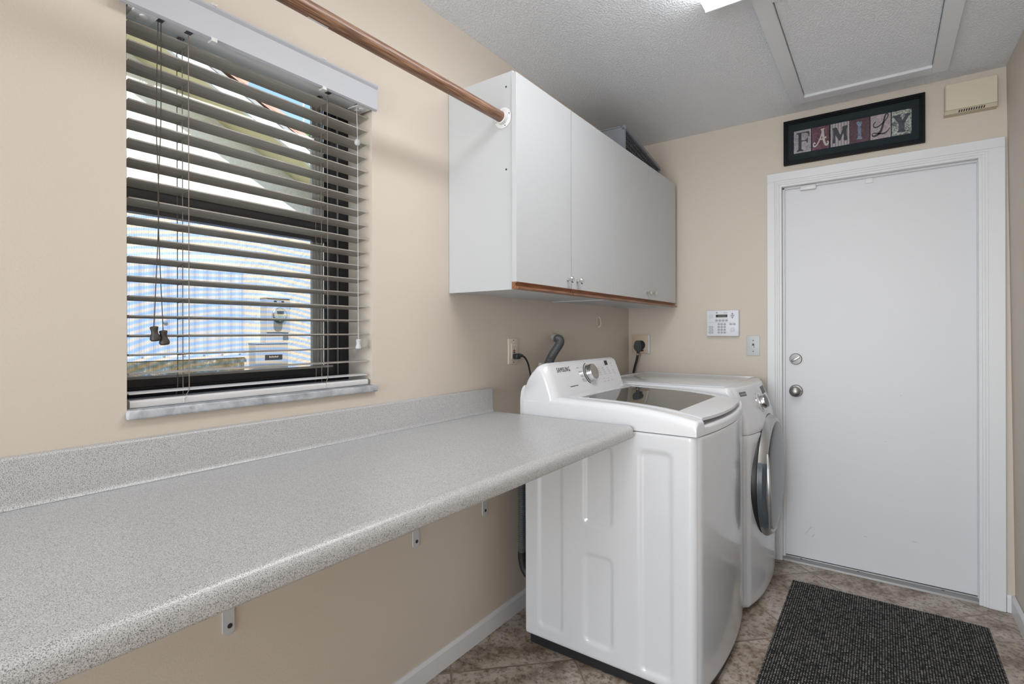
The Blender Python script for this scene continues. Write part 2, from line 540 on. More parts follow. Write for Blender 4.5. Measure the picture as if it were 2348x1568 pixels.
def screen_mat():
    """woven insect screen: moire fringes painted in as soft bluish and peach tints"""
    m = bpy.data.materials.new('insect_screen_mesh'); m.use_nodes = True
    t = m.node_tree; t.nodes.clear()
    tc = t.nodes.new('ShaderNodeTexCoord')
    mp = t.nodes.new('ShaderNodeMapping'); mp.inputs['Location'].default_value = (0, -0.80, -1.22)
    mp.inputs['Scale'].default_value = (1, 1.0, 1.5)
    t.links.new(tc.outputs['Object'], mp.inputs['Vector'])
    w = t.nodes.new('ShaderNodeTexWave'); w.wave_type = 'RINGS'; w.rings_direction = 'X'
    w.inputs['Scale'].default_value = 13.0; w.inputs['Distortion'].default_value = 4.0; w.inputs['Detail'].default_value = 0.6; w.inputs['Detail Scale'].default_value = 0.5
    t.links.new(mp.outputs[0], w.inputs['Vector'])
    r = ramp(t, w.outputs['Fac'], [(0.2, (0.50, 0.66, 0.95)), (0.8, (0.97, 0.80, 0.64))])  # bluish and peach moire bands painted into the screen colour
    tr = t.nodes.new('ShaderNodeBsdfTransparent')
    t.links.new(r.outputs[0], tr.inputs[0])
    df = t.nodes.new('ShaderNodeBsdfDiffuse'); df.inputs[0].default_value = (0.35, 0.36, 0.38, 1)
    wv = t.nodes.new('ShaderNodeTexWave'); wv.wave_type = 'BANDS'; wv.bands_direction = 'Y'; wv.inputs['Scale'].default_value = 60
    t.links.new(tc.outputs['Object'], wv.inputs['Vector'])
    f = mth(t, 'MULTIPLY', wv.outputs['Fac'], 0.14)
    mx = t.nodes.new('ShaderNodeMixShader')
    t.links.new(f, mx.inputs[0])
    o = t.nodes.new('ShaderNodeOutputMaterial')
    t.links.new(tr.outputs[0], mx.inputs[1]); t.links.new(df.outputs[0], mx.inputs[2]); t.links.new(mx.outputs[0], o.inputs[0])
    return m
M['screen'] = screen_mat()

def emis(name, col, s):
    m, t, b = new_mat(name)
    b.inputs['Base Color'].default_value = (*col, 1)
    b.inputs['Emission Color'].default_value = (*col, 1)
    b.inputs['Emission Strength'].default_value = s
    b.inputs['Roughness'].default_value = 0.3
    return m
M['diffuser'] = emis('lit_prismatic_diffuser', (0.985, 0.99, 1.0), LAMP_STRENGTH)

def rug_mat():
    m, t, b = new_mat('charcoal_ribbed_weave')
    tc = t.nodes.new('ShaderNodeTexCoord')
    mp = t.nodes.new('ShaderNodeMapping'); mp.inputs['Rotation'].default_value = (0, 0, PI / 2)
    t.links.new(tc.outputs['Object'], mp.inputs['Vector'])
    br = t.nodes.new('ShaderNodeTexBrick')
    br.inputs['Scale'].default_value = 1.0
    br.inputs['Brick Width'].default_value = 0.0105; br.inputs['Row Height'].default_value = 0.0088
    br.inputs['Mortar Size'].default_value = 0.0022; br.inputs['Mortar Smooth'].default_value = 0.6
    br.inputs['Color1'].default_value = (0.075, 0.072, 0.07, 1); br.inputs['Color2'].default_value = (0.38, 0.37, 0.355, 1)
    br.inputs['Mortar'].default_value = (0.012, 0.012, 0.012, 1)
    t.links.new(mp.outputs[0], br.inputs['Vector'])
    n = t.nodes.new('ShaderNodeTexNoise'); n.inputs['Scale'].default_value = 220; n.inputs['Detail'].default_value = 3
    t.links.new(tc.outputs['Object'], n.inputs['Vector'])
    r = ramp(t, n.outputs['Fac'], [(0.35, (0.25, 0.25, 0.25)), (0.65, (1.3, 1.3, 1.3))])
    mx = t.nodes.new('ShaderNodeMix'); mx.data_type = 'RGBA'; mx.blend_type = 'MULTIPLY'; mx.inputs[0].default_value = 0.8
    t.links.new(br.outputs['Color'], mx.inputs[6]); t.links.new(r.outputs[0], mx.inputs[7])
    t.links.new(mx.outputs[2], b.inputs['Base Color'])
    b.inputs['Roughness'].default_value = 0.95
    b.inputs['Specular IOR Level'].default_value = 0.15
    bp = t.nodes.new('ShaderNodeBump'); bp.inputs['Strength'].default_value = 0.8; bp.inputs['Distance'].default_value = 0.004
    inv = mth(t, 'SUBTRACT', 1.0, br.outputs['Fac'])
    t.links.new(inv, bp.inputs['Height']); t.links.new(bp.outputs[0], b.inputs['Normal'])
    return m
M['rug'] = rug_mat()

M['stucco'] = mat('cream_stucco', (0.80, 0.78, 0.73), 0.9, spec=0.1, bump=(20, 0.7, 0.02))
M['soffit'] = mat('yellow_soffit', (0.74, 0.66, 0.40), 0.8, spec=0.2, bump=(30, 0.3, 0.01))
M['fascia'] = mat('white_fascia', (0.80, 0.81, 0.83), 0.5)
M['tile'] = mat('terracotta_roof_tile', (0.66, 0.38, 0.29), 0.8, spec=0.2, bump=(20, 0.4, 0.01))
M['shutter'] = mat('white_storm_panel', (0.62, 0.70, 0.82), 0.5)
M['grass'] = mat('lawn', (0.09, 0.14, 0.04), 0.95, bump=(60, 1.0, 0.03))
M['leaf'] = mat('green_leaves', (0.10, 0.20, 0.06), 0.7)
M['bark'] = mat('bark', (0.16, 0.12, 0.09), 0.9)

def pebble_mat():
    m, t, b = new_mat('mottled_mossy_stone')
    tc = t.nodes.new('ShaderNodeTexCoord')
    n = t.nodes.new('ShaderNodeTexNoise'); n.inputs['Scale'].default_value = 30; n.inputs['Detail'].default_value = 5
    t.links.new(tc.outputs['Object'], n.inputs['Vector'])
    r = ramp(t, n.outputs['Fac'], [(0.3, (0.12, 0.13, 0.08)), (0.5, (0.26, 0.22, 0.13)), (0.62, (0.30, 0.33, 0.30)), (0.7, (0.75, 0.75, 0.72))])
    t.links.new(r.outputs[0], b.inputs['Base Color'])
    b.inputs['Roughness'].default_value = 0.8
    return m
M['pebble'] = pebble_mat()

# ================================================================== THE ROOM
D, H = 3.195, 2.457
YN = -3.20                     # wall behind the camera
S = 'structure'

m = MB(); m.box(-0.2, 2.05, YN - 0.1, D + 0.25, -0.08, 0.0)
tag(m.build('floor', M['floor'], smooth=0), 'diagonal stone-look tile floor', 'floor', kind=S)
m = MB(); m.box(-0.2, 2.05, YN - 0.1, D + 0.25, H, H + 0.1)
tag(m.build('ceiling', M['ceiling'], smooth=0), 'white textured ceiling', 'ceiling', kind=S)

WY0, WY1, WZ0, WZ1 = 0.43, 1.103, 1.072, 2.035   # window opening
m = MB()
TW = -0.20
WYO = 0.385          # the left rebate behind the plaster return
m.box(TW, 0, YN - 0.1, WYO, 0, H); m.box(-0.115, 0, WYO, WY0, WZ0, WZ1); m.box(TW, 0, WY1, D + 0.25, 0, H)
WZO = 2.115
m.box(TW, 0, WYO, WY1, 0, WZ0); m.box(-0.115, 0, WYO, WY1, WZ1, WZO); m.box(TW, 0, WYO, WY1, WZO, H)
tag(m.build('wall_left', M['wall'], smooth=0), 'beige wall with the window', 'wall', kind=S)

DX0, DX1, DZ = 0.897, 1.712, 2.063               # door opening
m = MB()
m.box(0, DX0 - 0.021, D, D + 0.12, 0, H); m.box(DX1 + 0.021, 2.05, D, D + 0.12, 0, H); m.box(DX0 - 0.021, DX1 + 0.021, D, D + 0.12, DZ + 0.021, H)
tag(m.build('wall_far', M['wall'], smooth=0), 'beige end wall with the white door', 'wall', kind=S)
m = MB()
m.prism([(1.832, 0), (1.95, 0), (1.95, H), (1.806, H)], lambda u, v, w: (u, w, v), YN, D)
tag(m.build('wall_right', M['wall'], smooth=0), 'beige wall at the right of the door', 'wall', kind=S)
m = MB(); m.box(0, 0.18, YN - 0.1, YN, 0, H); m.box(1.72, 1.95, YN - 0.1, YN, 0, H); m.box(0.18, 1.72, YN - 0.1, YN, 2.22, H); m.box(0.18, 1.72, YN - 0.1, YN, 0, 0.28)  # opening invented for the added fill light
tag(m.build('wall_near', M['white_wall'], smooth=0), 'plain wall behind the viewer', 'wall', kind=S)

def base_profile(h, t):
    return [(0, 0), (t, 0), (t, h - 0.012), (t * 0.55, h - 0.002), (t * 0.4, h), (0, h)]
m = MB(); m.prism(base_profile(0.076, 0.012), lambda u, v, w: (u, w, v), YN, D)
tag(m.build('baseboard_left', M['base'], smooth=0), 'white baseboard under the counter', 'baseboard', kind=S)
m = MB(); m.prism(base_profile(0.080, 0.013), lambda u, v, w: (1.8305 - u - v * 0.011, w, v), YN, D)
tag(m.build('baseboard_right', M['base'], smooth=0), 'white baseboard along the right wall', 'baseboard', kind=S)
m = MB(); m.prism(base_profile(0.076, 0.012), lambda u, v, w: (w, D - u, v), 0.0, 0.825)
m.prism(base_profile(0.076, 0.012), lambda u, v, w: (w, D - u, v), 1.803, 1.818)
tag(m.build('baseboard_far', M['base'], smooth=0), 'white baseboard of the end wall', 'baseboard', kind=S)

# ------------------------------------------------------------------ the door
door = thing('door_1', (1.305, 3.24, 0), 'white flush exterior door with casing', 'door', kind=S)
m = MB(); m.box(DX0 + 0.001, DX1 - 0.001, 3.242, 3.286, 0.022, DZ - 0.001, 0.001, 1)
slab = m.build('door_slab', M['door'], door)
# little scuffs and dents near the bottom of the slab
m = MB()
for x, z, dx, dz in ((1.005, 0.155, 0.028, 0.045), (1.035, 0.145, 0.012, 0.016), (1.27, 0.20, 0.012, 0.0), (1.47, 0.22, 0.018, 0.0), (1.36, 0.70, 0.006, 0.004), (1.42, 0.94, 0.006, 0.003)):
    m.tube([(x, 3.2418, z), (x + dx, 3.2418, z + dz)], 0.0008, 5)
build_each(m, 'scuff', M['greyink'], slab)
# casing: stepped moulding, mitred as nested frames
m = MB()
def casing_step(o0, i0, y):
    # frame between outer offset o0 and inner offset i0 (distance from the opening), front at y
    for (x0, x1, z0, z1) in ((DX0 - o0, DX0 - i0, 0, DZ + i0), (DX1 + i0 * 1.0, DX1 + o0 * 1.27, 0, DZ + i0)):
        m.box(x0, x1, y, D, z0, z1, 0.002, 1)
    m.box(DX0 - o0, DX1 + o0 * 1.27, y, D, DZ + i0, DZ + o0 * 1.08, 0.002, 1)
casing_step(0.070, 0.030, D - 0.019)
casing_step(0.031, 0.020, D - 0.015)
casing_step(0.021, 0.010, D - 0.012)
casing_step(0.011, -0.002, D - 0.008)
m.build('casing', M['trim'], door)
m = MB()
JY = D + 0.115
m.box(DX0 - 0.02, DX0, D - 0.004, JY, 0, DZ); m.box(DX1, DX1 + 0.02, D - 0.004, JY, 0, DZ); m.box(DX0 - 0.02, DX1 + 0.02, D - 0.004, JY, DZ, DZ + 0.02)
m.box(DX0, DX0 + 0.012, 3.225, 3.2415, 0, DZ, 0.002, 1); m.box(DX1 - 0.002, DX1, 3.225, 3.2415, 0, DZ); m.box(DX0, DX1, 3.225, 3.2415, DZ - 0.010, DZ, 0.002, 1)
m.build('jamb', M['trim'], door)
m = MB()
m.prism([(3.300, 0), (3.300, 0.020), (3.262, 0.021), (3.258, 0.016), (3.250, 0.016), (3.247, 0.019), (3.240, 0.019), (3.236, 0.014), (3.228, 0.013), (3.225, 0.016), (3.219, 0.015), (3.206, 0.008), (3.200, 0.0)],
        lambda u, v, w: (w, u, v), DX0 + 0.001, DX1 - 0.001)
thr = m.build('threshold', M['alu'], door, smooth=0)
m = MB()
for x in (0.985, 1.245, 1.585):
    m.lathe([(0.006, 0), (0.006, 0.0012), (0.003, 0.0016)], (x, 3.232, 0.0142), (0, 0, 1), 12)
build_each(m, 'screw', M['ink'], thr)
kx, ky, kz = 0.961, 3.242, 0.936
m = MB(); m.lathe([(0.034, 0), (0.034, 0.004), (0.030, 0.010), (0.016, 0.013), (0.012, 0.028), (0.014, 0.034)], (kx, ky, kz), (0, -1, 0), 40)
kn = m.build('door_knob', M['nickel'], door, 'brushed nickel knob')
m = MB(); m.lathe([(0.013, 0.030), (0.022, 0.034), (0.0275, 0.042), (0.0285, 0.050), (0.026, 0.058), (0.018, 0.064), (0.006, 0.066), (0.0, 0.066)], (kx, ky, kz), (0, -1, 0), 40)
m.build('knob_ball', M['nickel'], kn)
m = MB(); m.lathe([(0.0025, 0), (0.0025, 0.006)], (kx + 0.026, ky - 0.008, kz), (0, -1, 0), 10)
m.build('privacy_hole', M['ink'], kn)
bx_, bz_ = 0.960, 1.112
m = MB(); m.lathe([(0.031, 0), (0.031, 0.006), (0.028, 0.011), (0.0, 0.0125)], (bx_, ky, bz_), (0, -1, 0), 40)
db = m.build('deadbolt', M['satin'], door, 'round nickel deadbolt with a thumb turn')
m = MB()
m.box(-0.0055, 0.0055, -0.022, -0.011, -0.024, 0.024, 0.003, 2, Matrix.Translation((bx_, ky, bz_)) @ Matrix.Rotation(math.radians(58), 4, 'Y'))
m.build('thumb_turn', M['chrome'], db)
m = MB()
m.box(0.985, 1.060, 3.218, 3.240, 2.036, 2.062, 0.004, 2)
m.build('alarm_contact', M['white_plastic'], door)
m = MB()
m.box(1.279, 1.313, 3.236, 3.2425, 2.028, 2.056, 0.003, 2)
m.lathe([(0.003, 0), (0.003, 0.002)], (1.287, 3.236, 2.043), (0, -1, 0), 8); m.lathe([(0.003, 0), (0.003, 0.002)], (1.304, 3.236, 2.043), (0, -1, 0), 8)
m.build('latch_plate', M['white_plastic'], door)

# ------------------------------------------------------------------ the window
win = thing('window_1', (-0.15, 0.767, 1.08), 'dark framed single hung window', 'window', kind=S)
fx0, fx1 = -0.165, -0.123
m = MB()
def ring(m, x0, x1, y0, y1, z0, z1, w, wb, wt):
    m.box(x0, x1, y0, y0 + w, z0, z1); m.box(x0, x1, y1 - w, y1, z0, z1)
    m.box(x0, x1, y0 + w, y1 - w, z0, z0 + wb); m.box(x0, x1, y0 + w, y1 - w, z1 - wt, z1)
ring(m, fx0, fx1, WYO, WY1, 1.085, WZO, 0.034, 0.040, 0.04)
ring(m, fx0 - 0.01, fx1 - 0.012, WYO, WY1, 1.085, WZO, 0.060, 0.05, 0.06)
m.build('window_frame', M['bronze'], win)
m = MB()
m.box(fx1 - 0.012, fx1 - 0.006, WY1 - 0.040, WY1 - 0.035, 1.10, 2.08)
m.build('frame_bead', M['alu'], win)
m = MB()
ring(m, -0.155, -0.128, WYO + 0.058, WY1 - 0.058, 1.100, 1.617, 0.012, 0.050, 0.058)
m.box(-0.128, -0.122, WYO + 0.06, WY1 - 0.06, 1.585, 1.592, 0.001, 1)
m.box(-0.128, -0.120, WYO + 0.06, WY1 - 0.06, 1.126, 1.131, 0.001, 1)
sash = m.build('lower_sash', M['bronze'], win)
m = MB(); m.box(-0.143, -0.140, WYO + 0.068, WY1 - 0.068, 1.149, 1.562)
m.build('pane', M['pane'], sash)
m = MB(); m.box(-0.138, -0.122, WYO + 0.06, WY1 - 0.06, 1.6172, 1.6225, 0.001, 1)
m.build('sash_rail_strip', M['outer_alu'], sash, 'bright aluminium strip')
m = MB(); m.box(-0.136, -0.123, WYO + 0.06, WY1 - 0.06, 1.1502, 1.1570, 0.001, 1)
m.build('sash_lift_strip', M['outer_alu'], sash, 'bright aluminium strip')
m = MB(); m.box(-0.162, -0.159, WYO + 0.060, WY1 - 0.060, 1.60, 2.060)
m.build('pane', M['pane'], win)
# outer aluminium channels and the screen
m = MB()
for k, (a, b_) in enumerate(((0.060, 0.072), (0.074, 0.082), (0.086, 0.102))):
    m.box(-0.196 + 0.004 * k, -0.176, WY1 - b_, WY1 - a, 1.10, 2.10, 0.001, 1)
    m.box(-0.196 + 0.004 * k, -0.176, WYO + a, WYO + b_, 1.10, 2.10, 0.001, 1)
build_each(m, 'outer_channel', M['outer_alu'], win)
m = MB(); m.faces([(-0.185, WYO + 0.09, 1.12), (-0.185, WY1 - 0.09, 1.12), (-0.185, WY1 - 0.09, 1.585), (-0.185, WYO + 0.09, 1.585)], [(0, 1, 2, 3)])
m.build('insect_screen', M['screen'], win, smooth=0)
m = MB()
m.box(-0.122, 0.014, WY0 + 0.001, WY1 - 0.001, 1.0725, 1.094, 0.003, 2)
m.box(0.0005, 0.016, WY0 - 0.004, WY1 + 0.012, 1.0725, 1.094, 0.005, 3)
m.build('window_sill', M['marble'], win)

# ------------------------------------------------------------------ the blind
bl = thing('window_blind', (-0.035, 0.767, 1.10), 'two inch slatted blind with a grey valance hanging inside the window opening', 'blind')
m = MB()
m.prism([(0.018, 1.977), (0.026, 1.975), (0.031, 1.979), (0.031, 2.043), (0.036, 2.050), (0.034, 2.056), (0.022, 2.056), (0.020, 2.048)], lambda u, v, w: (u, w, v), WY0 - 0.02, WY1 - 0.003)
val = m.build('valance', M['valance'], bl)
m = MB()
for y in (0.60, 0.905):
    m.box(0.014, 0.035, y - 0.007, y + 0.007, 1.9695, 1.9745, 0.001, 1); m.box(0.0315, 0.0345, y - 0.007, y + 0.007, 1.970, 1.980, 0.001, 1)
    m.box(0.026, 0.0365, y - 0.006, y + 0.006, 2.0565, 2.062, 0.001, 1)
build_each(m, 'valance_clip', M['clear'], val)
m = MB()
m.box(-0.062, 0.016, WY0 + 0.004, WY1 - 0.004, 1.985, 2.030, 0.002, 1)
hr = m.build('head_rail', M['blind'], bl)
m = MB()
for y0, y1 in ((WY1 - 0.060, WY1 - 0.012), (WY0 + 0.012, WY0 + 0.060)):
    m.box(-0.045, 0.010, y0, y1, 1.981, 1.985, 0.001, 1)
    for x in (-0.03, -0.008): m.lathe([(0.008, 0), (0.008, 0.003)], (x, (y0 + y1) / 2, 1.981), (0, 0, -1), 14)
build_each(m, 'end_bracket', M['white_plastic'], hr)
m = MB()
for y in (0.497, 0.558, 0.943, 1.048):
    m.box(-0.012, 0.004, y - 0.007, y + 0.007, 1.9838, 1.9852)
    if y in (0.558, 0.943): m.box(-0.056, -0.042, y - 0.007, y + 0.007, 1.9838, 1.9852)
build_each(m, 'cord_slot', M['ink'], hr)
Z0, DZS, NS = 1.961, 0.0439, 20
sx0, sx1 = -0.063, -0.012
for k in range(NS):
    z = Z0 - DZS * k
    prof = []
    n = 8
    for i in range(n + 1):
        x = sx0 + (sx1 - sx0) * i / n
        tl_ = 0.0070 if k < 15 else (0.0035 if k < 18 else 0.0)
        prof.append((x, z - 0.0012 - tl_ * (1 - i / n) + 0.0010 * (1 - (2 * i / n - 1) ** 2)))
    top = [(x, zz + 0.0028) for x, zz in reversed(prof)]
    m = MB(); m.prism(prof + top, lambda u, v, w: (u, w, v), WY0 + 0.008, WY1 - 0.011)
    m.build('slat', M['slat'] if k < NS - 1 else M['blind'], bl, smooth=50)
m = MB(); m.prism(rrect(-0.066, -0.008, 1.0945, 1.1125, 0.005, 4), lambda u, v, w: (u, w, v), WY0 + 0.008, WY1 - 0.011)
br = m.build('bottom_rail', M['blind'], bl)
m = MB()
for y in (0.555, 0.94):
    m.tube([(-0.0075, y, 1.113), (-0.0072, y - 0.008, 1.108), (-0.0072, y - 0.008, 1.098)], 0.0011, 6)
build_each(m, 'ladder_tail', M['blind'], br)
for y in (0.556, 0.940):
    m = MB()
    for x in (-0.0105, -0.0645):
        pts = [(x, y + (0.004 if x > -0.03 else 0.0), 1.985)]
        for k in range(NS):
            pts.append((x, y + (0.004 if x > -0.03 else 0.0), Z0 - DZS * k))
        pts.append((x + 0.001, y - 0.004, 1.113))
        m.tube(pts, 0.0010, 6)
    m.tube([(-0.037, y + 0.001, 1.985), (-0.037, y + 0.001, 1.112)], 0.0010, 6)
    for k in range(NS):
        z = Z0 - DZS * k - 0.0020
        m.tube([(-0.0105, y + 0.004, z), (-0.0645, y, z - (0.0070 if k < 15 else (0.0035 if k < 18 else 0.0)))], 0.0008, 5)
    m.build('ladder_cord', M['cord'], bl)
# pull cords with tassels
def tassel(m, x, y, z, s=1.0, tilt=0.0):
    ax = Vector((0, math.sin(tilt), -math.cos(tilt)))
    m.lathe([(0.0035, 0), (0.0075, 0.001), (0.0085, 0.003), (0.0078, 0.006), (0.0066, 0.011), (0.0068, 0.016), (0.0088, 0.022), (0.0105, 0.027), (0.0104, 0.031), (0.0080, 0.034), (0.0, 0.035)] if s == 1.0 else
            [(0.0028 * s, 0), (0.006 * s, 0.001), (0.0068 * s, 0.003), (0.0055 * s, 0.010), (0.0052 * s, 0.015), (0.008 * s, 0.026), (0.0078 * s, 0.030), (0.004 * s, 0.032), (0, 0.0325)], (x, y, z), ax, 20)
cx_ = -0.006
for ys, yb, zb, bow in ((0.494, 0.4835, 1.277, 0.006), (0.500, 0.502, 1.268, -0.009)):
    m = MB(); m.tube(spline([(cx_, ys, 1.985), (cx_, (ys + yb) / 2 + bow * 0.2, 1.75), (cx_ + 0.001, (ys + yb) / 2 + bow * 0.9, 1.55), (cx_ + 0.002, yb, zb)], 8), 0.0010, 6)
    lc = m.build('lift_cord', M['cord_dark'], bl)
    m = MB(); tassel(m, cx_ + 0.002, yb, zb + 0.002, 1.0, 0.10)
    m.build('tassel', M['tassel'], lc)
m = MB(); m.tube([(cx_, 1.048, 1.985), (cx_, 1.051, 1.87), (cx_, 1.052, 1.240)], 0.0009, 6)
tc_ = m.build('tilt_cord', M['blind'], bl)
m = MB(); m.lathe([(0.0, -0.011), (0.005, -0.0095), (0.0085, -0.005), (0.0095, 0), (0.0085, 0.005), (0.005, 0.0095), (0.0, 0.011)], (cx_, 1.0505, 1.868), (0, 0, 1), 20)
m.build('bead', M['grey_plastic'], tc_)
m = MB(); tassel(m, cx_, 1.052, 1.243, 1.15)
m.build('tassel', M['grey_plastic'], tc_)

# ================================================================== COUNTER
ct = thing('countertop', (0.32, 0.4, 0.93), 'long speckled grey laminate countertop fixed along the window wall', 'countertop')
CX, CZ, CT, CE, C0 = 0.640, 0.932, 0.041, 1.722, -1.0
m = MB()
prof = [(0.0, CZ - CT + 0.012), (CX - 0.03, CZ - CT + 0.012), (CX - 0.03, CZ - CT)]
for k in range(5): prof.append((CX - 0.006 + 0.006 * math.sin(PI / 2 * k / 4), CZ - CT + 0.006 - 0.006 * math.cos(PI / 2 * k / 4)))
for k in range(9): prof.append((CX - 0.022 + 0.022 * math.cos(PI / 2 * k / 8), CZ + 0.0015 - 0.022 + 0.022 * math.sin(PI / 2 * k / 8)))
for k in range(1, 6): prof.append((CX - 0.022 - 0.03 * k / 5, CZ + 0.0015 * (1 - smooth01(0, 1, k / 5))))
prof.append((0.026, CZ))
prof += [(0.0202, CZ), (0.0, CZ)]
m.prism(prof, lambda u, v, w: (u, w, v), C0, CE - 0.006)
# slightly rounded end
def endp(u, v, w):
    e = 0.006 * (1 - math.sqrt(max(0, 1 - w * w)))
    return (min(u, CX - e * 1.5), CE - 0.006 + 0.006 * w, max(CZ - CT + e, min(v, CZ + 0.0015 - e)))
rows = [[endp(u, v, k / 4) for u, v in prof] for k in range(5)]
m.grid(rows, close_u=True)
m.faces([endp(u, v, 1) for u, v in prof], [tuple(range(len(prof)))])
m.build('worktop', M['counter'], ct)
m = MB()
bp_ = [(0.0, CZ), (0.026, CZ + 0.0005), (0.0215, CZ + 0.005), (0.020, CZ + 0.012)] + [(0.020 - 0.006 + 0.006 * math.cos(PI / 2 * k / 4), 1.030 - 0.006 + 0.006 * math.sin(PI / 2 * k / 4)) for k in range(5)] + [(0.0, 1.030)]
m.prism(bp_, lambda u, v, w: (u, w, v), C0, CE - 0.008)
m.prism([(u * 0.9, min(v, 1.0265)) for u, v in bp_], lambda u, v, w: (u, w, v), CE - 0.008, CE - 0.002)
m.build('backsplash', M['counter'], ct)

# shelf brackets on the wall under the counter
def bracket(y, first=None):
    if first is not None:
        c = copy_tree(first); c.location = (0, y, 0.89); return c
    r = thing('shelf_bracket', (0, y, 0.89), None, 'bracket', 'metal brackets under the counter')
    m = MB()
    poly = [(-0.0145, 0.888), (-0.0145, 0.512)] + [(0.0145 * math.sin(a), 0.512 - 0.0125 * math.cos(a)) for a in [(-PI / 2) + PI * k / 8 for k in range(1, 8)]] + [(0.0145, 0.512), (0.0145, 0.888)]
    m.prism(poly, lambda u, v, w: (w, y + u, v), 0.0005, 0.005)
    m.build('wall_leg', M['grey_plastic'], r)
    m = MB(); m.box(0.005, 0.50, y - 0.0145, y + 0.0145, 0.8945, 0.9005, 0.001, 1)
    m.build('shelf_arm', M['grey_plastic'], r)
    m = MB(); m.lathe([(0.0062, 0), (0.0062, 0.0012), (0.004, 0.002)], (0.005, y + 0.003, 0.522), (1, 0, 0), 16)
    build_each(m, 'screw', M['ink'], r)
    return r
b1 = bracket(0.6435); b1['label'] = 'white metal bracket under the counter, nearest the camera'
b2 = bracket(1.290, b1); b2['label'] = 'white metal bracket under the counter, middle of the three'
b3 = bracket(1.681, b1); b3['label'] = 'white metal bracket under the counter, next to the washing machine'

# ================================================================== WALL CABINETS
def cabinet(y0, y1, doors, knob_y, label):
    r = thing('wall_cabinet', (0.15, (y0 + y1) / 2, 1.413), label, 'cabinet', 'white wall cabinets')
    z0, z1, xf = 1.413, 2.178, 0.303
    m = MB()
    m.box(0.001, xf, y0, y0 + 0.016, z0, z1, 0.0008, 1); m.box(0.001, xf, y1 - 0.016, y1, z0, z1, 0.0008, 1)
    m.box(0.001, xf - 0.001, y0 + 0.016, y1 - 0.016, z0 + 0.004, z0 + 0.020); m.box(0.001, xf - 0.001, y0 + 0.016, y1 - 0.016, z1 - 0.018, z1 - 0.002)
    m.box(0.001, 0.006, y0 + 0.016, y1 - 0.016, z0 + 0.02, z1 - 0.018)
    cc = m.build('carcass', M['cab'], r)
    m = MB()
    m.lathe([(0.0035, 0), (0.0035, 0.0006)], (0.274, y0, 2.128), (0, -1, 0), 10)
    m.lathe([(0.0035, 0), (0.0035, 0.0006)], (0.274, y0, 1.837), (0, -1, 0), 10)
    build_each(m, 'screw_hole', M['ink'], cc)
    for g0, g1 in ((doors[0][1], doors[1][0]), (doors[1][1], doors[1][1] + 0.0024)):  # dark strip added in each door gap to stand in for its shade
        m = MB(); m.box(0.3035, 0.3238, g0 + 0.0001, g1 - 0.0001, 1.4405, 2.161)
        m.build('gap_shade_strip', M['charcoal'], r, 'dark strip standing in for shade in the door gap', smooth=0)
    for (a, b_), ky_ in zip(doors, knob_y):
        m = MB(); m.box(0.3065, 0.3255, a, b_, 1.4385, 2.1625, 0.0004, 1)
        d = m.build('cabinet_door', M['cab'], r)
        m = MB()
        m.prism([(0.305, 1.4135), (0.332, 1.4135), (0.334, 1.417), (0.334, 1.421), (0.322, 1.423), (0.319, 1.428), (0.321, 1.433), (0.329, 1.4375), (0.3255, 1.4385), (0.305, 1.4385)], lambda u, v, w: (u, w, v), a, b_)
        m.build('pull_moulding', M['oak'], d, 'varnished oak finger pull', smooth=50)
        m = MB(); m.lathe([(0.0085, 0), (0.0085, 0.002), (0.005, 0.005), (0.0045, 0.014), (0.007, 0.018), (0.0125, 0.020), (0.0135, 0.0235), (0.011, 0.027), (0, 0.029)], (0.3255, ky_, 1.473), (1, 0, 0), 24)
        m.build('knob', M['chrome'], d, 'small polished chrome knob')
    return r
cabinet(1.469, 2.243, ((1.457, 1.8425), (1.8465, 2.2422)), (1.812, 1.892), 'white two-door wall cabinet that the wooden rod runs into')
cabinet(2.2435, 3.150, ((2.2448, 2.6980), (2.7005, 3.142)), (2.668, 2.742), 'white two-door wall cabinet in the corner under the grey laundry basket')

# closet rod and its socket
m = MB(); m.tube([(0.262, -0.90, 2.020), (0.262, 1.452, 2.020)], 0.0185, 28)
rod = tag(m.build('hanging_rod', M['rod']), 'round wooden clothes rod running from the wall cabinet towards the camera', 'rod')
m = MB()
rows = []
for i in range(7):
    t = math.radians(222 + 48 * i / 6)
    rows.append([(0.262 + 0.0188 * math.cos(t), y, 2.020 + 0.0188 * math.sin(t)) for y in (0.705, 0.760)])
m.grid(rows)
stk_ = m.build('price_sticker', M['white_plastic'], rod, 'white printed sticker')
m = MB()
for i in range(18):
    y = 0.709 + 0.0027 * i
    t0, t1 = math.radians(232), math.radians(256 + random.random() * 10)
    m.faces([(0.262 + 0.0191 * math.cos(t), yy, 2.020 + 0.0191 * math.sin(t)) for t, yy in ((t0, y), (t1, y), (t1, y + 0.0012 + 0.0008 * random.random()), (t0, y + 0.0012))], [(0, 1, 2, 3)])
m.build('barcode_print', M['greyink'], stk_, smooth=0)
sk = thing('rod_socket', (0.262, 1.467, 2.020), 'white plastic rod socket screwed to the cabinet side', 'socket')
m = MB()
m.lathe([(0.036, 0), (0.036, 0.003), (0.033, 0.0045), (0.024, 0.005), (0.0, 0.005)], (0.262, 1.4688, 2.020), (0, -1, 0), 36)
n = 20
rows = []
for i in range(n + 1):
    t = math.radians(-215 + 250 * i / n)
    c, s_ = math.cos(t), math.sin(t)
    rows.append([(0.262 + q * c, y, 2.020 + q * s_) for q, y in ((0.0195, 1.464), (0.0195, 1.448), (0.0245, 1.448), (0.0245, 1.464))])
m.grid(rows, close_u=True, cap=True)
m.build('flange', M['white_plastic'], sk)
m = MB()
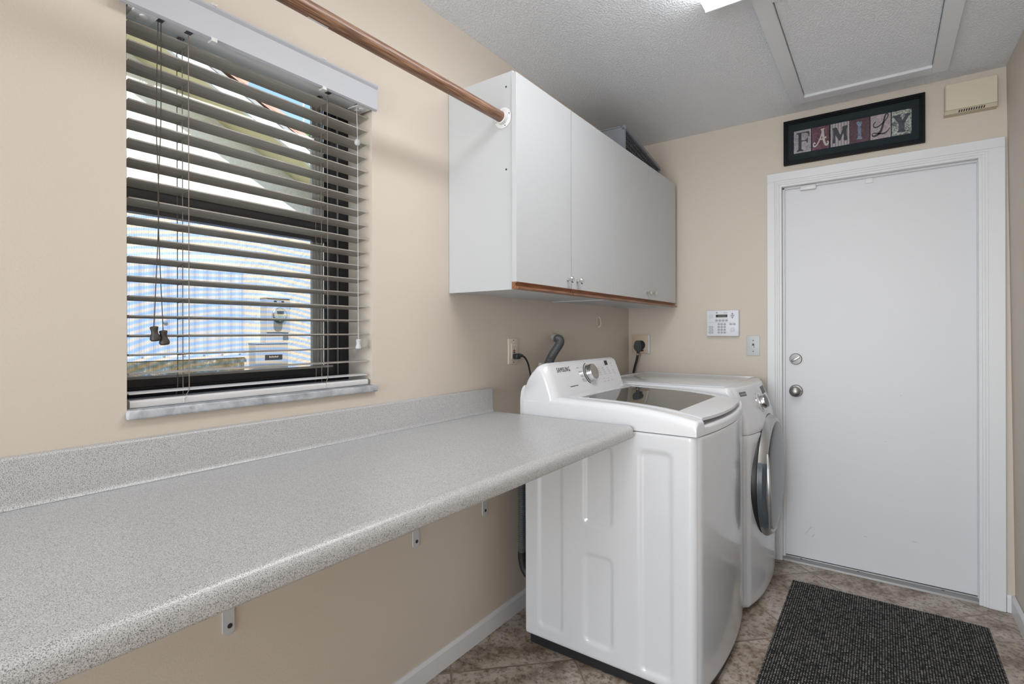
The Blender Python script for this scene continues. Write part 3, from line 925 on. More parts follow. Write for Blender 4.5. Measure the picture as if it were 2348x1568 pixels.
for a in (20, -70, 200):
    t = math.radians(a)
    m.lathe([(0.0022, 0), (0.0022, 0.0008)], (0.262 + 0.030 * math.cos(t), 1.4641, 2.020 + 0.030 * math.sin(t)), (0, -1, 0), 10)
build_each(m, 'screw', M['ink'], sk)

# laundry basket lying on the corner cabinet
bk = thing('laundry_basket', (0.2, 2.72, 2.18), 'slate grey openwork plastic basket lying on top of the corner cabinet', 'basket')
# local frame: u along the length, v towards the room, w up
BA = math.radians(4.5)
def bmap(u, v, w):
    x = 0.305 + v * math.cos(BA) - (u) * math.sin(BA) * 0.75
    y = 2.435 + u * math.cos(BA) * 1.0 + v * math.sin(BA)
    z = 2.179 + w - u * 0.085
    return (x, y, max(z, 2.1795))
L, HB, DP = 0.60, 0.122, 0.28
m = MB()
# rim band along the top of the front, and the closed near end
def bbox_(m, u0, u1, v0, v1, w0, w1):
    m.faces([bmap(u, v, w) for w in (w0, w1) for u, v in ((u0, v0), (u1, v0), (u1, v1), (u0, v1))],
            [(3, 2, 1, 0), (4, 5, 6, 7), (0, 1, 5, 4), (1, 2, 6, 5), (2, 3, 7, 6), (3, 0, 4, 7)])
bbox_(m, 0, L, -0.02, 0.004, HB - 0.024, HB)
bbox_(m, 0, 0.012, -DP, 0.0, 0.0, HB - 0.006)
bbox_(m, L - 0.02, L, -0.06, 0.0, 0.0, HB - 0.004)
bbox_(m, 0, L, -DP, -0.018, HB - 0.010, HB)
bm_ = m
bmesh.ops.bevel(m.bm, geom=[e for e in m.bm.edges], offset=0.003, segments=2, affect='EDGES')
m.build('basket_rim', M['basket'], bk)
m = MB()
v1 = -0.004
for i in range(5):
    w = 0.002 + i * 0.0245
    bbox_(m, 0.012, L - 0.018, v1 - 0.016, v1, w, w + 0.0035)
for i in range(23):
    u = 0.014 + i * (L - 0.036) / 22
    bbox_(m, u, u + 0.0035, v1 - 0.016, v1 - 0.0005, 0.003, HB - 0.018)
m.build('basket_lattice', M['basket_in'], bk, smooth=0)
m = MB()
bbox_(m, 0.012, L - 0.02, -DP, -DP + 0.006, 0.0, HB - 0.012)
m.build('basket_bottom', M['basket_in'], bk, smooth=0)

# ================================================================== WASHING MACHINE
wm = thing('washing_machine', (0.52, 2.086, 0.0), 'white top-loading washing machine at the end of the counter', 'washing machine')
WXB, WYA, WYB = 0.168, 1.742, 2.433
WZB, WZS = 0.042, 0.912
def wfront(y, bulge=0.030, x=0.850):
    t = (y - (WYA + WYB) / 2) / ((WYB - WYA) / 2)
    return x + bulge * (1 - t * t)
def sdf_rr(x, z, x0, x1, z0, z1, r):
    cx, cz = (x0 + x1) / 2, (z0 + z1) / 2
    qx, qz = abs(x - cx) - (x1 - x0) / 2 + r, abs(z - cz) - (z1 - z0) / 2 + r
    return math.hypot(max(qx, 0), max(qz, 0)) + min(max(qx, qz), 0) - r
PANELS = [(0.222, 0.345, 0.085, 0.850), (0.425, 0.556, 0.538, 0.850), (0.425, 0.556, 0.090, 0.440), (0.645, 0.775, 0.062, 0.855)]
def dent(x, z):
    d = 0.0
    for p in PANELS:
        s_ = sdf_rr(x, z, *p, 0.03)
        d = max(d, 0.007 * (1 - smooth01(-0.020, 0.0, s_)))
    return d
def outline(n_side, n_front, rc, z, inset=0.0, fx=None, ya=None, yb=None, xb=None):
    """one horizontal ring: near side (back to front), front (near to far), far side (front to back)"""
    ya = WYA if ya is None else ya; yb = WYB if yb is None else yb
    xb = WXB if xb is None else xb
    f = fx if fx else wfront
    pts = []
    xc = f(ya) - rc
    for i in range(n_side):
        x = xb + inset + (xc - xb - inset) * i / (n_side - 1)
        pts.append((x, ya + inset, z))
    for i in range(1, 8):
        t = PI / 2 * i / 8
        pts.append((xc + (rc - inset) * math.sin(t), ya + rc - (rc - inset) * math.cos(t), z))
    for i in range(n_front):
        y = ya + rc + (yb - ya - 2 * rc) * i / (n_front - 1)
        yy = ya + (y - ya)
        pts.append((f(yy) - inset, y, z))
    for i in range(1, 8):
        t = PI / 2 * i / 8
        pts.append((f(yb) - rc + (rc - inset) * math.cos(t), yb - rc + (rc - inset) * math.sin(t), z))
    for i in range(4):
        pts.append((f(yb) - rc + (xb + inset - f(yb) + rc) * i / 3, yb - inset, z))
    return pts
def wf2(y):
    return wfront(y, 0.030, 0.850)
NSD = 110
m = MB()
rows = []
zs = [WZB, WZB + 0.002, WZB + 0.006] + [WZB + 0.012 + (WZS - 0.008 - WZB - 0.012) * k / 120 for k in range(121)] + [WZS - 0.004, WZS - 0.0012]
for z in zs:
    ins = 0.0
    if z < WZB + 0.012: ins = 0.012 * (1 - math.sqrt(max(0, 1 - (1 - (z - WZB) / 0.012) ** 2))) * 0.6
    if z > WZS - 0.008: ins = 0.004 * ((z - WZS + 0.008) / 0.008) ** 2
    r_ = outline(NSD, 24, 0.026, z, ins, wf2)
    r_ = [(x, y + (dent(x, z) if i < NSD else 0), zz) for i, (x, y, zz) in enumerate(r_)]
    rows.append(r_)
m.grid(rows, close_u=True, cap=True)
m.build('cabinet_body', M['appl'], wm, smooth=60)
m = MB()
m.grid([outline(8, 12, 0.02, z, 0.014, wf2) for z in (0.004, WZB + 0.002)], close_u=True, cap=True)
m.build('base', M['black'], wm)

# top cover (deck)
def deck_h(s, y):
    """s: 0 at the back, 1 at the front edge"""
    z = 1.006 - 0.004 * smooth01(0.2, 0.6, s) - 0.036 * max(0.0, (s - 0.45) / 0.55) ** 2.2
    c = smooth01(WYA + 0.056, WYA + 0.064, y) * (1 - smooth01(WYB - 0.064, WYB - 0.056, y))
    z -= c * (0.010 * smooth01(0.18, 0.24, s) + 0.012 * smooth01(0.90, 0.95, s))
    return z
m = MB()
NSX, RY = 46, 0.024
def deck_row(s):
    row = []
    ys = [WYA] * 2
    prof = [(WYA, -1.0), (WYA, -0.5)]
    for i in range(7):
        t = PI / 2 * i / 6
        prof.append((WYA + RY - RY * math.cos(t), -(RY - RY * math.sin(t))))
    yi = [WYA + RY + 0.004, WYA + 0.048, WYA + 0.052, WYA + 0.056, WYA + 0.060, WYA + 0.064]
    yi += [WYA + 0.064 + (WYB - WYA - 0.128) * i / 12 for i in range(1, 12)]
    yi += [WYB - 0.064, WYB - 0.060, WYB - 0.056, WYB - 0.052, WYB - 0.048, WYB - RY - 0.004]
    for y in yi: prof.append((y, 0.0))
    for i in range(7):
        t = PI / 2 * i / 6
        prof.append((WYB - RY + RY * math.sin(t), -(RY - RY * math.cos(t))))
    prof += [(WYB, -0.5), (WYB, -1.0)]
    for y, dz in prof:
        h = deck_h(s, y)
        x = 0.160 + s * (wfront(y, 0.030, 0.836) - 0.160)
        if dz == -1.0: z = WZS + 0.0015
        elif dz == -0.5: z = WZS + 0.02
        else: z = h + dz
        row.append((x, y, z))
    return row
rows = [deck_row(i / NSX) for i in range(NSX + 1)]
last = rows[-1]
for k in range(1, 7):
    t = PI / 2 * k / 6
    rr = 0.014
    rows.append([(x + rr * math.sin(t), y, max(WZS + 0.0015, z - rr * (1 - math.cos(t)))) for x, y, z in last])
rows.append([(x + 0.014, y, WZS + 0.0015) for x, y, z in last])
m.grid(rows)
m.faces(rows[0], [tuple(range(len(rows[0])))])
m.build('top_cover', M['appl_plastic'], wm, smooth=50)

# lid
LY0, LY1 = WYA + 0.066, WYB - 0.066
def lid_z(x):
    s = (x - 0.160) / (0.866 - 0.160)
    return 1.0072 - 0.004 * smooth01(0.2, 0.6, s) - 0.036 * max(0.0, (s - 0.45) / 0.55) ** 2.2
def lid_front(y):
    return wfront(y, 0.030, 0.836) + 0.004
GX0, GX1 = 0.375, 0.765
m = MB()
xs = [0.335, 0.345] + [0.345 + (0.84 - 0.345) * i / 24 for i in range(1, 25)]
def lid_rows(y0, y1, xa, xb_, n, dz=0.0, front=False):
    rws = []
    for i in range(n + 1):
        y = y0 + (y1 - y0) * i / n
        xe = lid_front(y) if front else xb_
        rws.append([(xa + (xe - xa) * k / 24, y, lid_z(xa + (xe - xa) * k / 24) + dz) for k in range(25)])
    return rws
TH = 0.010
def slabpart(m, y0, y1, xa, xb_, n, front=False):
    a = lid_rows(y0, y1, xa, xb_, n, 0.0, front); b_ = lid_rows(y0, y1, xa, xb_, n, -TH, front)
    m.grid(a); m.grid([list(reversed(r)) for r in b_])
    m.grid([a[0], b_[0]]); m.grid([a[-1], b_[-1]])
    m.grid([[r[0] for r in a], [r[0] for r in b_]]); m.grid([[r[-1] for r in a], [r[-1] for r in b_]])
GY0, GY1 = LY0 + 0.020, LY1 - 0.020
slabpart(m, LY0, GY0, 0.335, GX1, 3); slabpart(m, GY1, LY1, 0.335, GX1, 3)
slabpart(m, GY0, GY1, 0.335, GX0, 6); slabpart(m, LY0, LY1, GX1, 0.84, 16, True)
lid = m.build('lid', M['appl_plastic'], wm, smooth=50)
m = MB()
m.grid([[(x, y, lid_z(x) - 0.0022) for x in [GX0 + (GX1 - GX0) * k / 12 for k in range(13)]] for y in (GY0, GY1)])
m.build('lid_glass', M['tint_glass'], lid, 'tinted dark glass panel')

# console
def console_prof(e):
    pts = [(0.312 - e * 1.2, 0.975), (0.308 - e * 1.15, 1.004), (0.283 - e * 1.05, 1.070)]
    x1, z1 = 0.262 - e, 1.128 - e
    pts.append((x1, z1))
    for k in range(1, 6):
        t = k / 5
        pts.append((x1 - 0.004 - 0.016 * t, z1 + 0.010 * math.sin(PI / 2 * t) ))
    pts += [(0.215, 1.130 - e), (0.195, 1.110 - e * 0.9), (0.178, 1.082 - e * 0.8), (0.165, 1.050 - e * 0.6), (0.158, 1.015 - e * 0.3), (0.155, 0.985), (0.155, 0.93)]
    return pts
m = MB()
rows = []
ya, yb, rr = WYA + 0.001, WYB - 0.002, 0.044
for i in range(9):
    d = rr * (1 - math.cos(PI / 2 * i / 8))
    e = rr * (1 - math.sin(PI / 2 * i / 8))
    rows.append([(x, ya + d, z) for x, z in console_prof(e * 0.62)])
mid = rows
rows2 = [[(x, yb - (r[0][1] - ya), z) for x, y, z in r] for r in reversed(mid)]
allr = mid + [[(x, ya + rr + (yb - ya - 2 * rr) * k / 6, z) for x, y, z in mid[-1]] for k in range(1, 6)] + rows2
m.grid(allr, cap=True)
con = m.build('control_console', M['appl_plastic'], wm, smooth=50)
# back cover strip
m = MB()
m.prism([(0.158, 0.90), (0.158, 1.015), (0.164, 1.038), (0.154, 1.046), (0.146, 1.038), (0.138, 1.020), (0.134, 0.99), (0.134, 0.90)], lambda u, v, w: (u, w, v), WYA + 0.012, WYB - 0.012)
m.build('rear_cover', M['white_plastic'], wm)
# console face frame: f(y, t, out) with t up the face
FA, FB = Vector((0.3055, 0, 1.010)), Vector((0.262, 0, 1.128))
FD = (FB - FA).normalized(); FN = Vector((FD.z, 0, -FD.x))
def face(y, t, out=0.0006):
    p = FA + FD * t + FN * out
    return Vector((p.x, y, p.z))
text_mesh('SAMSUNG', 0.0225, lambda u, v, w: face(1.873 + u * 0.92, 0.103 + v * 1.25, 0.0009 + w), bold=0.0).build('brand_lettering', M['ink'], con, smooth=0)
m = MB()
def dash(m, y, t, ln, h=0.0022):
    m.faces([face(y, t - h / 2), face(y + ln, t - h / 2), face(y + ln, t + h / 2), face(y, t + h / 2)], [(0, 1, 2, 3)])
random.seed(3)
def word(m, y, t, ln, h=0.004):
    a = y
    while a < y + ln:
        w_ = 0.0015 + random.random() * 0.0014
        for k in range(2):
            hh = h * (0.25 + 0.2 * random.random())
            tt = t + (k - 0.5) * h * 0.5
            m.faces([face(a, tt - hh / 2), face(a + w_, tt - hh / 2), face(a + w_, tt + hh / 2), face(a, tt + hh / 2)], [(0, 1, 2, 3)])
        a += w_ + 0.0008
for y, t, ln in ((1.985, 0.104, 0.020), (1.996, 0.086, 0.028), (2.002, 0.066, 0.024), (2.006, 0.050, 0.022), (2.010, 0.042, 0.030),
                 (2.125, 0.110, 0.026), (2.130, 0.092, 0.020), (2.138, 0.075, 0.018), (2.140, 0.056, 0.022)):
    word(m, y, t, ln)
for c in range(3):
    for r_ in range(4):
        word(m, 2.175 + c * 0.05 + r_ * 0.004, 0.090 - r_ * 0.010, 0.020 - 0.004 * (r_ % 2), 0.003)
for y, t in ((2.205, 0.040), (2.25, 0.038), (2.205, 0.026), (2.245, 0.026), (2.285, 0.028), (2.325, 0.108), (2.328, 0.096), (2.33, 0.075), (2.335, 0.063), (2.34, 0.054)):
    word(m, y, t, 0.016, 0.003)
for k in range(5):
    for j in range(2): dash(m, 2.185 + k * 0.016, 0.115 - j * 0.008, 0.003, 0.002)
dash(m, 2.018, 0.105, 0.035, 0.0006); dash(m, 2.19, 0.099, 0.09, 0.0006)
m.build('cycle_print', M['greyink'], con, smooth=0)
m = MB()
word(m, 1.888, 0.028, 0.030, 0.005); word(m, 1.922, 0.029, 0.032, 0.005)
m.build('feature_print', M['ink'], con, smooth=0)
m = MB()
m.faces([face(2.268, 0.102, 0.0008), face(2.300, 0.102, 0.0008), face(2.300, 0.124, 0.0008), face(2.268, 0.124, 0.0008)], [(0, 1, 2, 3)])
m.build('display', M['display'], con, smooth=0)
DY, DT = 2.085, 0.074
m = MB()
arc = [face(DY + 0.047 * math.cos(a), DT + 0.047 * math.sin(a), 0.001) for a in [math.radians(100 + 150 * k / 24) for k in range(25)]]
m.tube(arc, 0.0018, 6)
m.build('dial_arc', M['ink'], con)
m = MB()
m.lathe([(0.040, 0.0), (0.040, 0.003), (0.038, 0.004), (0.0365, 0.026), (0.0355, 0.029), (0.034, 0.030), (0.0, 0.030)], face(DY, DT, 0.0), FN, 48)
dial = m.build('dial', M['chrome'], con, 'silver cycle dial')
m = MB()
m.lathe([(0.0335, 0.0300), (0.0335, 0.0306), (0.030, 0.0312), (0.0, 0.0314)], face(DY, DT, 0.0), FN, 48)
m.build('dial_face', M['knobface'], dial)
m = MB()
m.prism(rrect(1.955, 2.055, 0.004, 0.013, 0.004, 4), lambda u, v, w: tuple(face(u, v, w)), 0.0, 0.0006)
m.build('drain_cap', M['appl_plastic'], con)

# ================================================================== DRYER
dr = thing('clothes_dryer', (0.5, 2.81, 0.0), 'white front-loading clothes dryer in the corner behind the washing machine', 'dryer')
YA, YB, XB = 2.474, 3.152, 0.10
def dfront(y, x=0.852, b_=0.048):
    t = (y - (YA + YB) / 2) / ((YB - YA) / 2)
    return x + b_ * (1 - abs(t) ** 2.4)
def dry_row(z, inset=0.0, lean=0.0, ch=0.035):
    f = lambda y: dfront(y, 0.855 - lean, 0.046)
    return outline(8, 30, ch, z, inset, f, YA, YB, XB)
m = MB()
zs = [0.022, 0.024, 0.030, 0.042] + [0.042 + (0.792 - 0.042) * k / 20 for k in range(1, 21)] + [0.795, 0.7975]
rows = []
for z in zs:
    ins = 0.0
    if z < 0.042: ins = 0.014 * (1 - math.sqrt(max(0, 1 - (1 - (z - 0.022) / 0.020) ** 2)))
    if z > 0.792: ins = 0.003
    rows.append(dry_row(z, ins, 0.0, 0.030))
m.grid(rows, close_u=True, cap=True)
m.build('cabinet_body', M['appl'], dr, smooth=50)
m = MB(); m.box(XB + 0.05, 0.80, YA + 0.03, YB - 0.03, 0.001, 0.03)
m.build('base', M['black'], dr)
# leaning control panel with the top
m = MB()
rows = []
for i in range(15):
    t = i / 14
    z = 0.7995 + (0.992 - 0.7995) * t
    rows.append(dry_row(z, 0.003 * (i == 0), 0.060 * t ** 1.4, 0.026))
for k in range(1, 6):
    a = PI / 2 * k / 5
    rows.append(dry_row(0.992 + 0.016 * math.sin(a), 0.016 * (1 - math.cos(a)), 0.060 + 0.004 * k / 5, 0.026))
m.grid(rows, close_u=True, cap=True)
pan = m.build('control_panel', M['appl_plastic'], dr, smooth=50)
m = MB()
m.box(XB + 0.02, 0.765, YA + 0.012, YB - 0.012, 1.006, 1.0105, 0.002, 2)
m.box(XB + 0.02, 0.765, YA + 0.006, YA + 0.020, 1.006, 1.0125, 0.003, 2); m.box(XB + 0.02, 0.765, YB - 0.020, YB - 0.006, 1.006, 1.0125, 0.003, 2)
m.box(XB + 0.005, XB + 0.035, YA + 0.006, YB - 0.006, 1.006, 1.0135, 0.003, 2)
m.build('top_panel', M['appl'], dr)
# items on the leaning face: position along y and height z
def dface(y, z, out=0.0):
    t = (z - 0.7995) / (0.992 - 0.7995)
    x = dfront(y, 0.855 - 0.060 * t ** 1.4, 0.046)
    dxdz = -0.060 * 1.4 * t ** 0.4 / (0.992 - 0.7995)
    dxdy = (dfront(y + 1e-3) - dfront(y - 1e-3)) / 2e-3
    n = Vector((1, -dxdy, -dxdz)).normalized()
    return Vector((x, y, z)) + n * out, n
def dquad(m, y0, y1, z0, z1, out=0.0008, n=4):
    rows = [[dface(y0 + (y1 - y0) * k / n, z, out)[0] for k in range(n + 1)] for z in (z0, z1)]
    m.grid(rows)
m = MB(); dquad(m, 2.528, 2.594, 0.966, 0.984)
lb = m.build('brand_label', M['charcoal'], pan, 'small dark label with pale lettering', smooth=0)
m = MB()
for k in range(6): dquad(m, 2.533 + k * 0.0098, 2.533 + k * 0.0098 + 0.0030, 0.969, 0.981, 0.0013, 1); dquad(m, 2.533 + k * 0.0098, 2.533 + k * 0.0098 + 0.007, 0.9735 - 0.002 * (k % 2), 0.9755, 0.0013, 1)
m.build('label_lettering', M['grey_plastic'], lb, smooth=0)
m = MB(); dquad(m, 2.855, 2.975, 0.950, 0.984)
m.build('display', M['display'], pan, smooth=0)
p, n = dface(2.745, 0.922)
m = MB(); m.lathe([(0.048, 0), (0.047, 0.002), (0.040, 0.0025)], p, n, 36)
m.build('knob_ring', M['white_plastic'], pan)
m = MB(); m.lathe([(0.040, 0.001), (0.040, 0.008), (0.0345, 0.010), (0.0335, 0.022), (0.032, 0.026), (0.029, 0.027)], p, n, 40)
dk = m.build('dial', M['chrome'], pan, 'chrome cycle dial')
m = MB(); m.lathe([(0.0305, 0.0265), (0.030, 0.0282), (0.0, 0.0285)], p, n, 40)
m.build('dial_face', M['slate'], dk)
m = MB()
for a in range(10):
    t = math.radians(60 + 24 * a)
    y, z = 2.745 + 0.060 * math.cos(t), 0.922 + 0.056 * math.sin(t)
    dquad(m, y - 0.006, y + 0.006, z - 0.0018, z + 0.0018, 0.0008, 1)
dquad(m, 2.765, 2.772, 0.836, 0.842, 0.0008, 1)
m.build('cycle_print', M['greyink'], pan, smooth=0)
# door
DC = Vector((0.882, 2.812, 0.562))
AX = (1, 0, 0)
m = MB()
m.lathe([(0.298, -0.02), (0.298, 0.006), (0.296, 0.009), (0.288, 0.010)], DC, AX, 72)
dd = m.build('dryer_door', M['black'], dr, 'round dryer door')
m = MB()
m.lathe([(0.293, 0.004), (0.291, 0.016), (0.286, 0.026), (0.278, 0.036), (0.268, 0.043), (0.261, 0.044), (0.257, 0.040), (0.0, 0.038)], DC, AX, 72)
m.build('silver_bezel', M['silver'], dd)
m = MB()
prof = [(0.2575, 0.038), (0.2560, 0.042)] + [(0.2550 * math.cos(PI / 2 * k / 8), 0.043 + 0.016 * math.sin(PI / 2 * k / 8)) for k in range(9)]
m.lathe(prof, DC, AX, 72)
m.build('smoked_window', M['door_glass'], dd)
# grip recess and strap on the hinge-free side
def ringp(r, a, h):
    t = math.radians(a)
    return (DC.x + h, DC.y + r * math.cos(t), DC.z + r * math.sin(t))
m = MB()
rows = []
for i in range(25):
    a = 158 + 62 * i / 24
    w_ = 0.036 * math.sin(PI * i / 24) ** 0.6 + 0.002
    rows.append([ringp(0.299, a, 0.012), ringp(0.298, a, 0.030), ringp(0.2985 - w_, a, 0.046), ringp(0.2985 - w_ - 0.001, a, 0.03)])
m.grid(rows)
m.build('grip_recess', M['slate'], dd)
m = MB()
m.tube([ringp(0.272 - 0.012 * math.sin(PI * i / 28), 148 + 84 * i / 28, 0.042 + 0.010 * math.sin(PI * i / 28)) for i in range(29)], [0.005 + 0.007 * math.sin(PI * i / 28) ** 0.7 for i in range(29)], 12, True, 0.55)
m.build('door_handle', M['silver'], dd, 'silver curved grip')

# ================================================================== SERVICES ON THE WALLS
# outlet with the washer's plug
ol = thing('wall_outlet', (0.0, 1.884, 1.178), 'ivory safety outlet with red and black buttons on the wall above the counter end', 'outlet')
m = MB(); m.box(0.0005, 0.0065, 1.848, 1.923, 1.121, 1.236, 0.0025, 2)
m.build('cover_plate', M['ivory'], ol)
m = MB(); m.box(0.006, 0.0095, 1.868, 1.903, 1.144, 1.213, 0.0012, 1)
rc_ = m.build('receptacle', M['ivory'], ol)
m = MB()
for z in (1.203,):
    m.box(0.0093, 0.0099, 1.878, 1.8798, z - 0.007, z); m.box(0.0093, 0.0099, 1.891, 1.8928, z - 0.008, z)
    m.lathe([(0.0025, 0), (0.0025, 0.0005)], (0.0095, 1.8855, z - 0.013), (1, 0, 0), 10)
for z in (1.2275, 1.1295): m.lathe([(0.003, 0), (0.003, 0.0008)], (0.0063, 1.8855, z), (1, 0, 0), 10)
build_each(m, 'slot', M['ink'], ol)
m = MB(); m.box(0.009, 0.0115, 1.879, 1.893, 1.1785, 1.1845, 0.0006, 1)
m.build('reset_button', M['redbtn'], rc_, 'red button')
m = MB(); m.box(0.009, 0.0115, 1.879, 1.893, 1.1705, 1.1760, 0.0006, 1)
m.build('test_button', M['ink'], rc_, 'black button')
cd = thing('power_cord', (0.03, 1.93, 1.155), 'black power cord plugged into the ivory outlet and dropping behind the washing machine', 'cord')
m = MB()
m.box(0.010, 0.036, 1.873, 1.902, 1.144, 1.168, 0.005, 2)
m.tube([(0.023, 1.900, 1.158), (0.024, 1.915, 1.159), (0.025, 1.930, 1.157)], [0.011, 0.0085, 0.006], 12)
m.build('plug', M['black'], cd)
m = MB(); m.tube(spline([(0.025, 1.928, 1.157), (0.028, 1.946, 1.147), (0.03, 1.966, 1.122), (0.032, 1.978, 1.085), (0.04, 1.985, 1.02), (0.05, 1.99, 0.90)], 8), 0.0042, 10)
m.build('cable', M['rubber'], cd)
# drain hose into the wall pipe
m = MB(); m.tube(spline([(-0.02, 2.252, 1.240), (0.010, 2.240, 1.238), (0.026, 2.232, 1.234)], 6), 0.0215, 20)
tag(m.build('drain_pipe', M['pipe']), 'short grey drain pipe poking out of the wall above the washing machine', 'pipe')
def corrugated(pts, r, amp, pitch, seg=16):
    P = [Vector(p) for p in pts]
    d = [0.0]
    for a, b_ in zip(P, P[1:]): d.append(d[-1] + (b_ - a).length)
    n = max(8, int(d[-1] / pitch * 6))
    out, rad = [], []
    j = 0
    for i in range(n + 1):
        s_ = d[-1] * i / n
        while j < len(d) - 2 and d[j + 1] < s_: j += 1
        f = (s_ - d[j]) / max(1e-9, d[j + 1] - d[j])
        out.append(P[j].lerp(P[j + 1], f)); rad.append(r + amp * math.sin(2 * PI * s_ / pitch))
    mm = MB(); mm.tube(out, rad, seg)
    return mm
m = corrugated(spline([(0.022, 2.232, 1.232), (0.046, 2.222, 1.230), (0.066, 2.198, 1.215), (0.075, 2.155, 1.190), (0.075, 2.108, 1.155), (0.073, 2.068, 1.105), (0.070, 2.05, 1.05), (0.070, 2.05, 0.95)], 10), 0.0185, 0.0022, 0.0085)
tag(m.build('drain_hose', M['hose']), 'dark corrugated drain hose curving from the wall pipe down behind the washing machine', 'hose')
m = corrugated([(0.108, 1.800, 0.87), (0.108, 1.800, 0.6), (0.109, 1.800, 0.33)], 0.015, 0.0018, 0.0080)
fh = tag(m.build('inlet_hose', M['hose']), 'dark corrugated hose hanging behind the washing machine under the counter', 'hose')
m = MB(); m.tube(spline([(0.109, 1.800, 0.335), (0.110, 1.801, 0.30), (0.118, 1.803, 0.268), (0.132, 1.805, 0.248), (0.146, 1.806, 0.240)], 6), 0.0175, 14)
m.build('hose_end', M['rubber'], fh, 'smooth black elbow')
m = MB()
m.box(0.0005, 0.022, 2.095, 2.300, 0.93, 1.118, 0.006, 2)
tag(m.build('washer_supply_box', M['wall']), 'painted supply box on the wall behind the washing machine console', 'box')
# painted hook high on the wall
hk = thing('wall_hook', (0.0, 2.737, 1.33), 'small wall hook painted over in beige below the corner cabinet', 'hook')
m = MB()
m.box(0.0005, 0.006, 2.722, 2.752, 1.300, 1.352, 0.002, 1)
m.lathe([(0.012, 0), (0.011, 0.004), (0, 0.005)], (0.0005, 2.737, 1.362), (1, 0, 0), 16)
m.build('plate', M['wall'], hk)
m = MB(); m.tube(spline([(0.006, 2.737, 1.352), (0.018, 2.737, 1.340), (0.022, 2.737, 1.310), (0.014, 2.735, 1.294), (0.006, 2.730, 1.292)], 5), 0.004, 8)
m.build('hook', M['wall'], hk)
# dryer outlet and cord on the end wall
do = thing('dryer_outlet', (0.085, D, 1.185), 'square tan high-voltage outlet plate on the end wall beside the corner', 'outlet')
m = MB(); m.box(0.030, 0.146, D - 0.022, D - 0.0005, 1.128, 1.244, 0.003, 2)
m.build('box_plate', M['tan'], do)
m = MB(); m.box(0.138, 0.1475, D - 0.0245, D - 0.001, 1.128, 1.244, 0.002, 1)  # pale strip painting a highlight along the right edge of the box
m.build('edge_highlight', M['trim'], do, 'pale strip painted as the edge highlight')
m = MB(); m.lathe([(0.029, 0), (0.029, 0.008), (0.026, 0.011), (0, 0.011)], (0.092, D - 0.022, 1.180), (0, -1, 0), 28)
m.box(0.076, 0.110, D - 0.030, D - 0.022, 1.140, 1.165, 0.003, 1)
m.build('receptacle', M['black'], do)
m = MB()
for x, z in ((0.106, 1.218), (0.106, 1.152)): m.lathe([(0.0035, 0), (0.003, 0.002), (0, 0.0025)], (x, D - 0.0325 if z < 1.2 else D - 0.0225, z), (0, -1, 0), 12)
build_each(m, 'screw', M['chrome'], do)
dc = thing('power_cord', (0.09, D - 0.05, 1.15), 'thick dark cord with a black angled plug in the square tan outlet', 'cord')
m = MB()
m.prism([(-0.026, -0.012), (-0.014, 0.028), (0.012, 0.030), (0.026, 0.006), (0.020, -0.026), (0.010, -0.040), (-0.008, -0.040), (-0.018, -0.026)], lambda u, v, w: (0.083 + u, D - 0.034 - w, 1.180 + v), 0.0, 0.032)
bmesh.ops.bevel(m.bm, geom=list(m.bm.edges), offset=0.004, segments=2, affect='EDGES')
m.tube([(0.084, D - 0.050, 1.145), (0.083, D - 0.050, 1.128)], [0.011, 0.008], 12)
m.build('plug', M['charcoal'], dc)
m = MB(); m.tube([(0.083, D - 0.050, 1.126), (0.0825, D - 0.050, 1.116)], 0.0085, 12)
m.build('cord_clamp', M['nickel'], dc)
m = MB(); m.tube(spline([(0.083, D - 0.050, 1.128), (0.074, D - 0.049, 1.085), (0.058, D - 0.047, 1.03), (0.048, D - 0.046, 0.97), (0.045, D - 0.046, 0.80)], 8), 0.0078, 12, True, 0.7)
m.build('cable', M['rubber'], dc)

# alarm keypad
kp = thing('alarm_keypad', (0.59, D, 1.313), 'white alarm keypad with a small display on the end wall', 'keypad')
KX0, KX1, KZ0, KZ1, KY = 0.501, 0.680, 1.238, 1.389, D - 0.028
m = MB()
m.box(KX0, KX1, KY, D - 0.0005, KZ0, KZ1, 0.004, 2)
kb = m.build('housing', M['keypad'], kp)
def kq(m, u, v, du, dv, out=0.0006):
    """u, v: 0..1 from the left top"""
    x, z = KX0 + u * (KX1 - KX0), KZ1 - v * (KZ1 - KZ0)
    m.box(x - du / 2, x + du / 2, KY - out, KY + 0.0005, z - dv / 2, z + dv / 2)
def kxy(px, py): return (px - 150) / 885, (py - 150) / 700
m = MB()
u, v = kxy(572, 480); kq(m, 0.47, v, 0.158, 0.0008)
u, v = kxy(438, 212)
m.lathe([(0.0052, 0), (0.0052, 0.0006)], (KX0 + u * 0.179, KY, KZ1 - v * 0.151), (0, -1, 0), 16)
u, v = kxy(685, 220); kq(m, u, v, 0.021, 0.0022)
for k in range(4): u, v = kxy(432 + 92 * k, 390); kq(m, u, v, 0.013, 0.0015)
for r_ in range(5):
    for c in range(5):
        if (r_ in (0, 4) and c in (0, 4)) or (r_ == 2 and c == 2): continue
        u, v = kxy(232 + 25 * c, 262 + 24 * r_)
        kq(m, u, v, 0.0022, 0.0022)
        u, v = kxy(815 + 26 * c, 625 + 27 * r_)
        kq(m, u, v, 0.0036, 0.0022)
u, v = kxy(190, 732); kq(m, u, v, 0.002, 0.003)
u, v = kxy(708, 745); kq(m, u, v, 0.003, 0.003)
m.build('marking', M['greyink'], kb, smooth=0)
m = MB(); u, v = kxy(572, 303); kq(m, u, v, 0.064, 0.0155, 0.0008)
ds = m.build('display', M['display'], kb)
m = MB(); u, v = kxy(585, 303); kq(m, u, v, 0.045, 0.0085, 0.0012)
m.build('lcd', M['lcd'], ds)
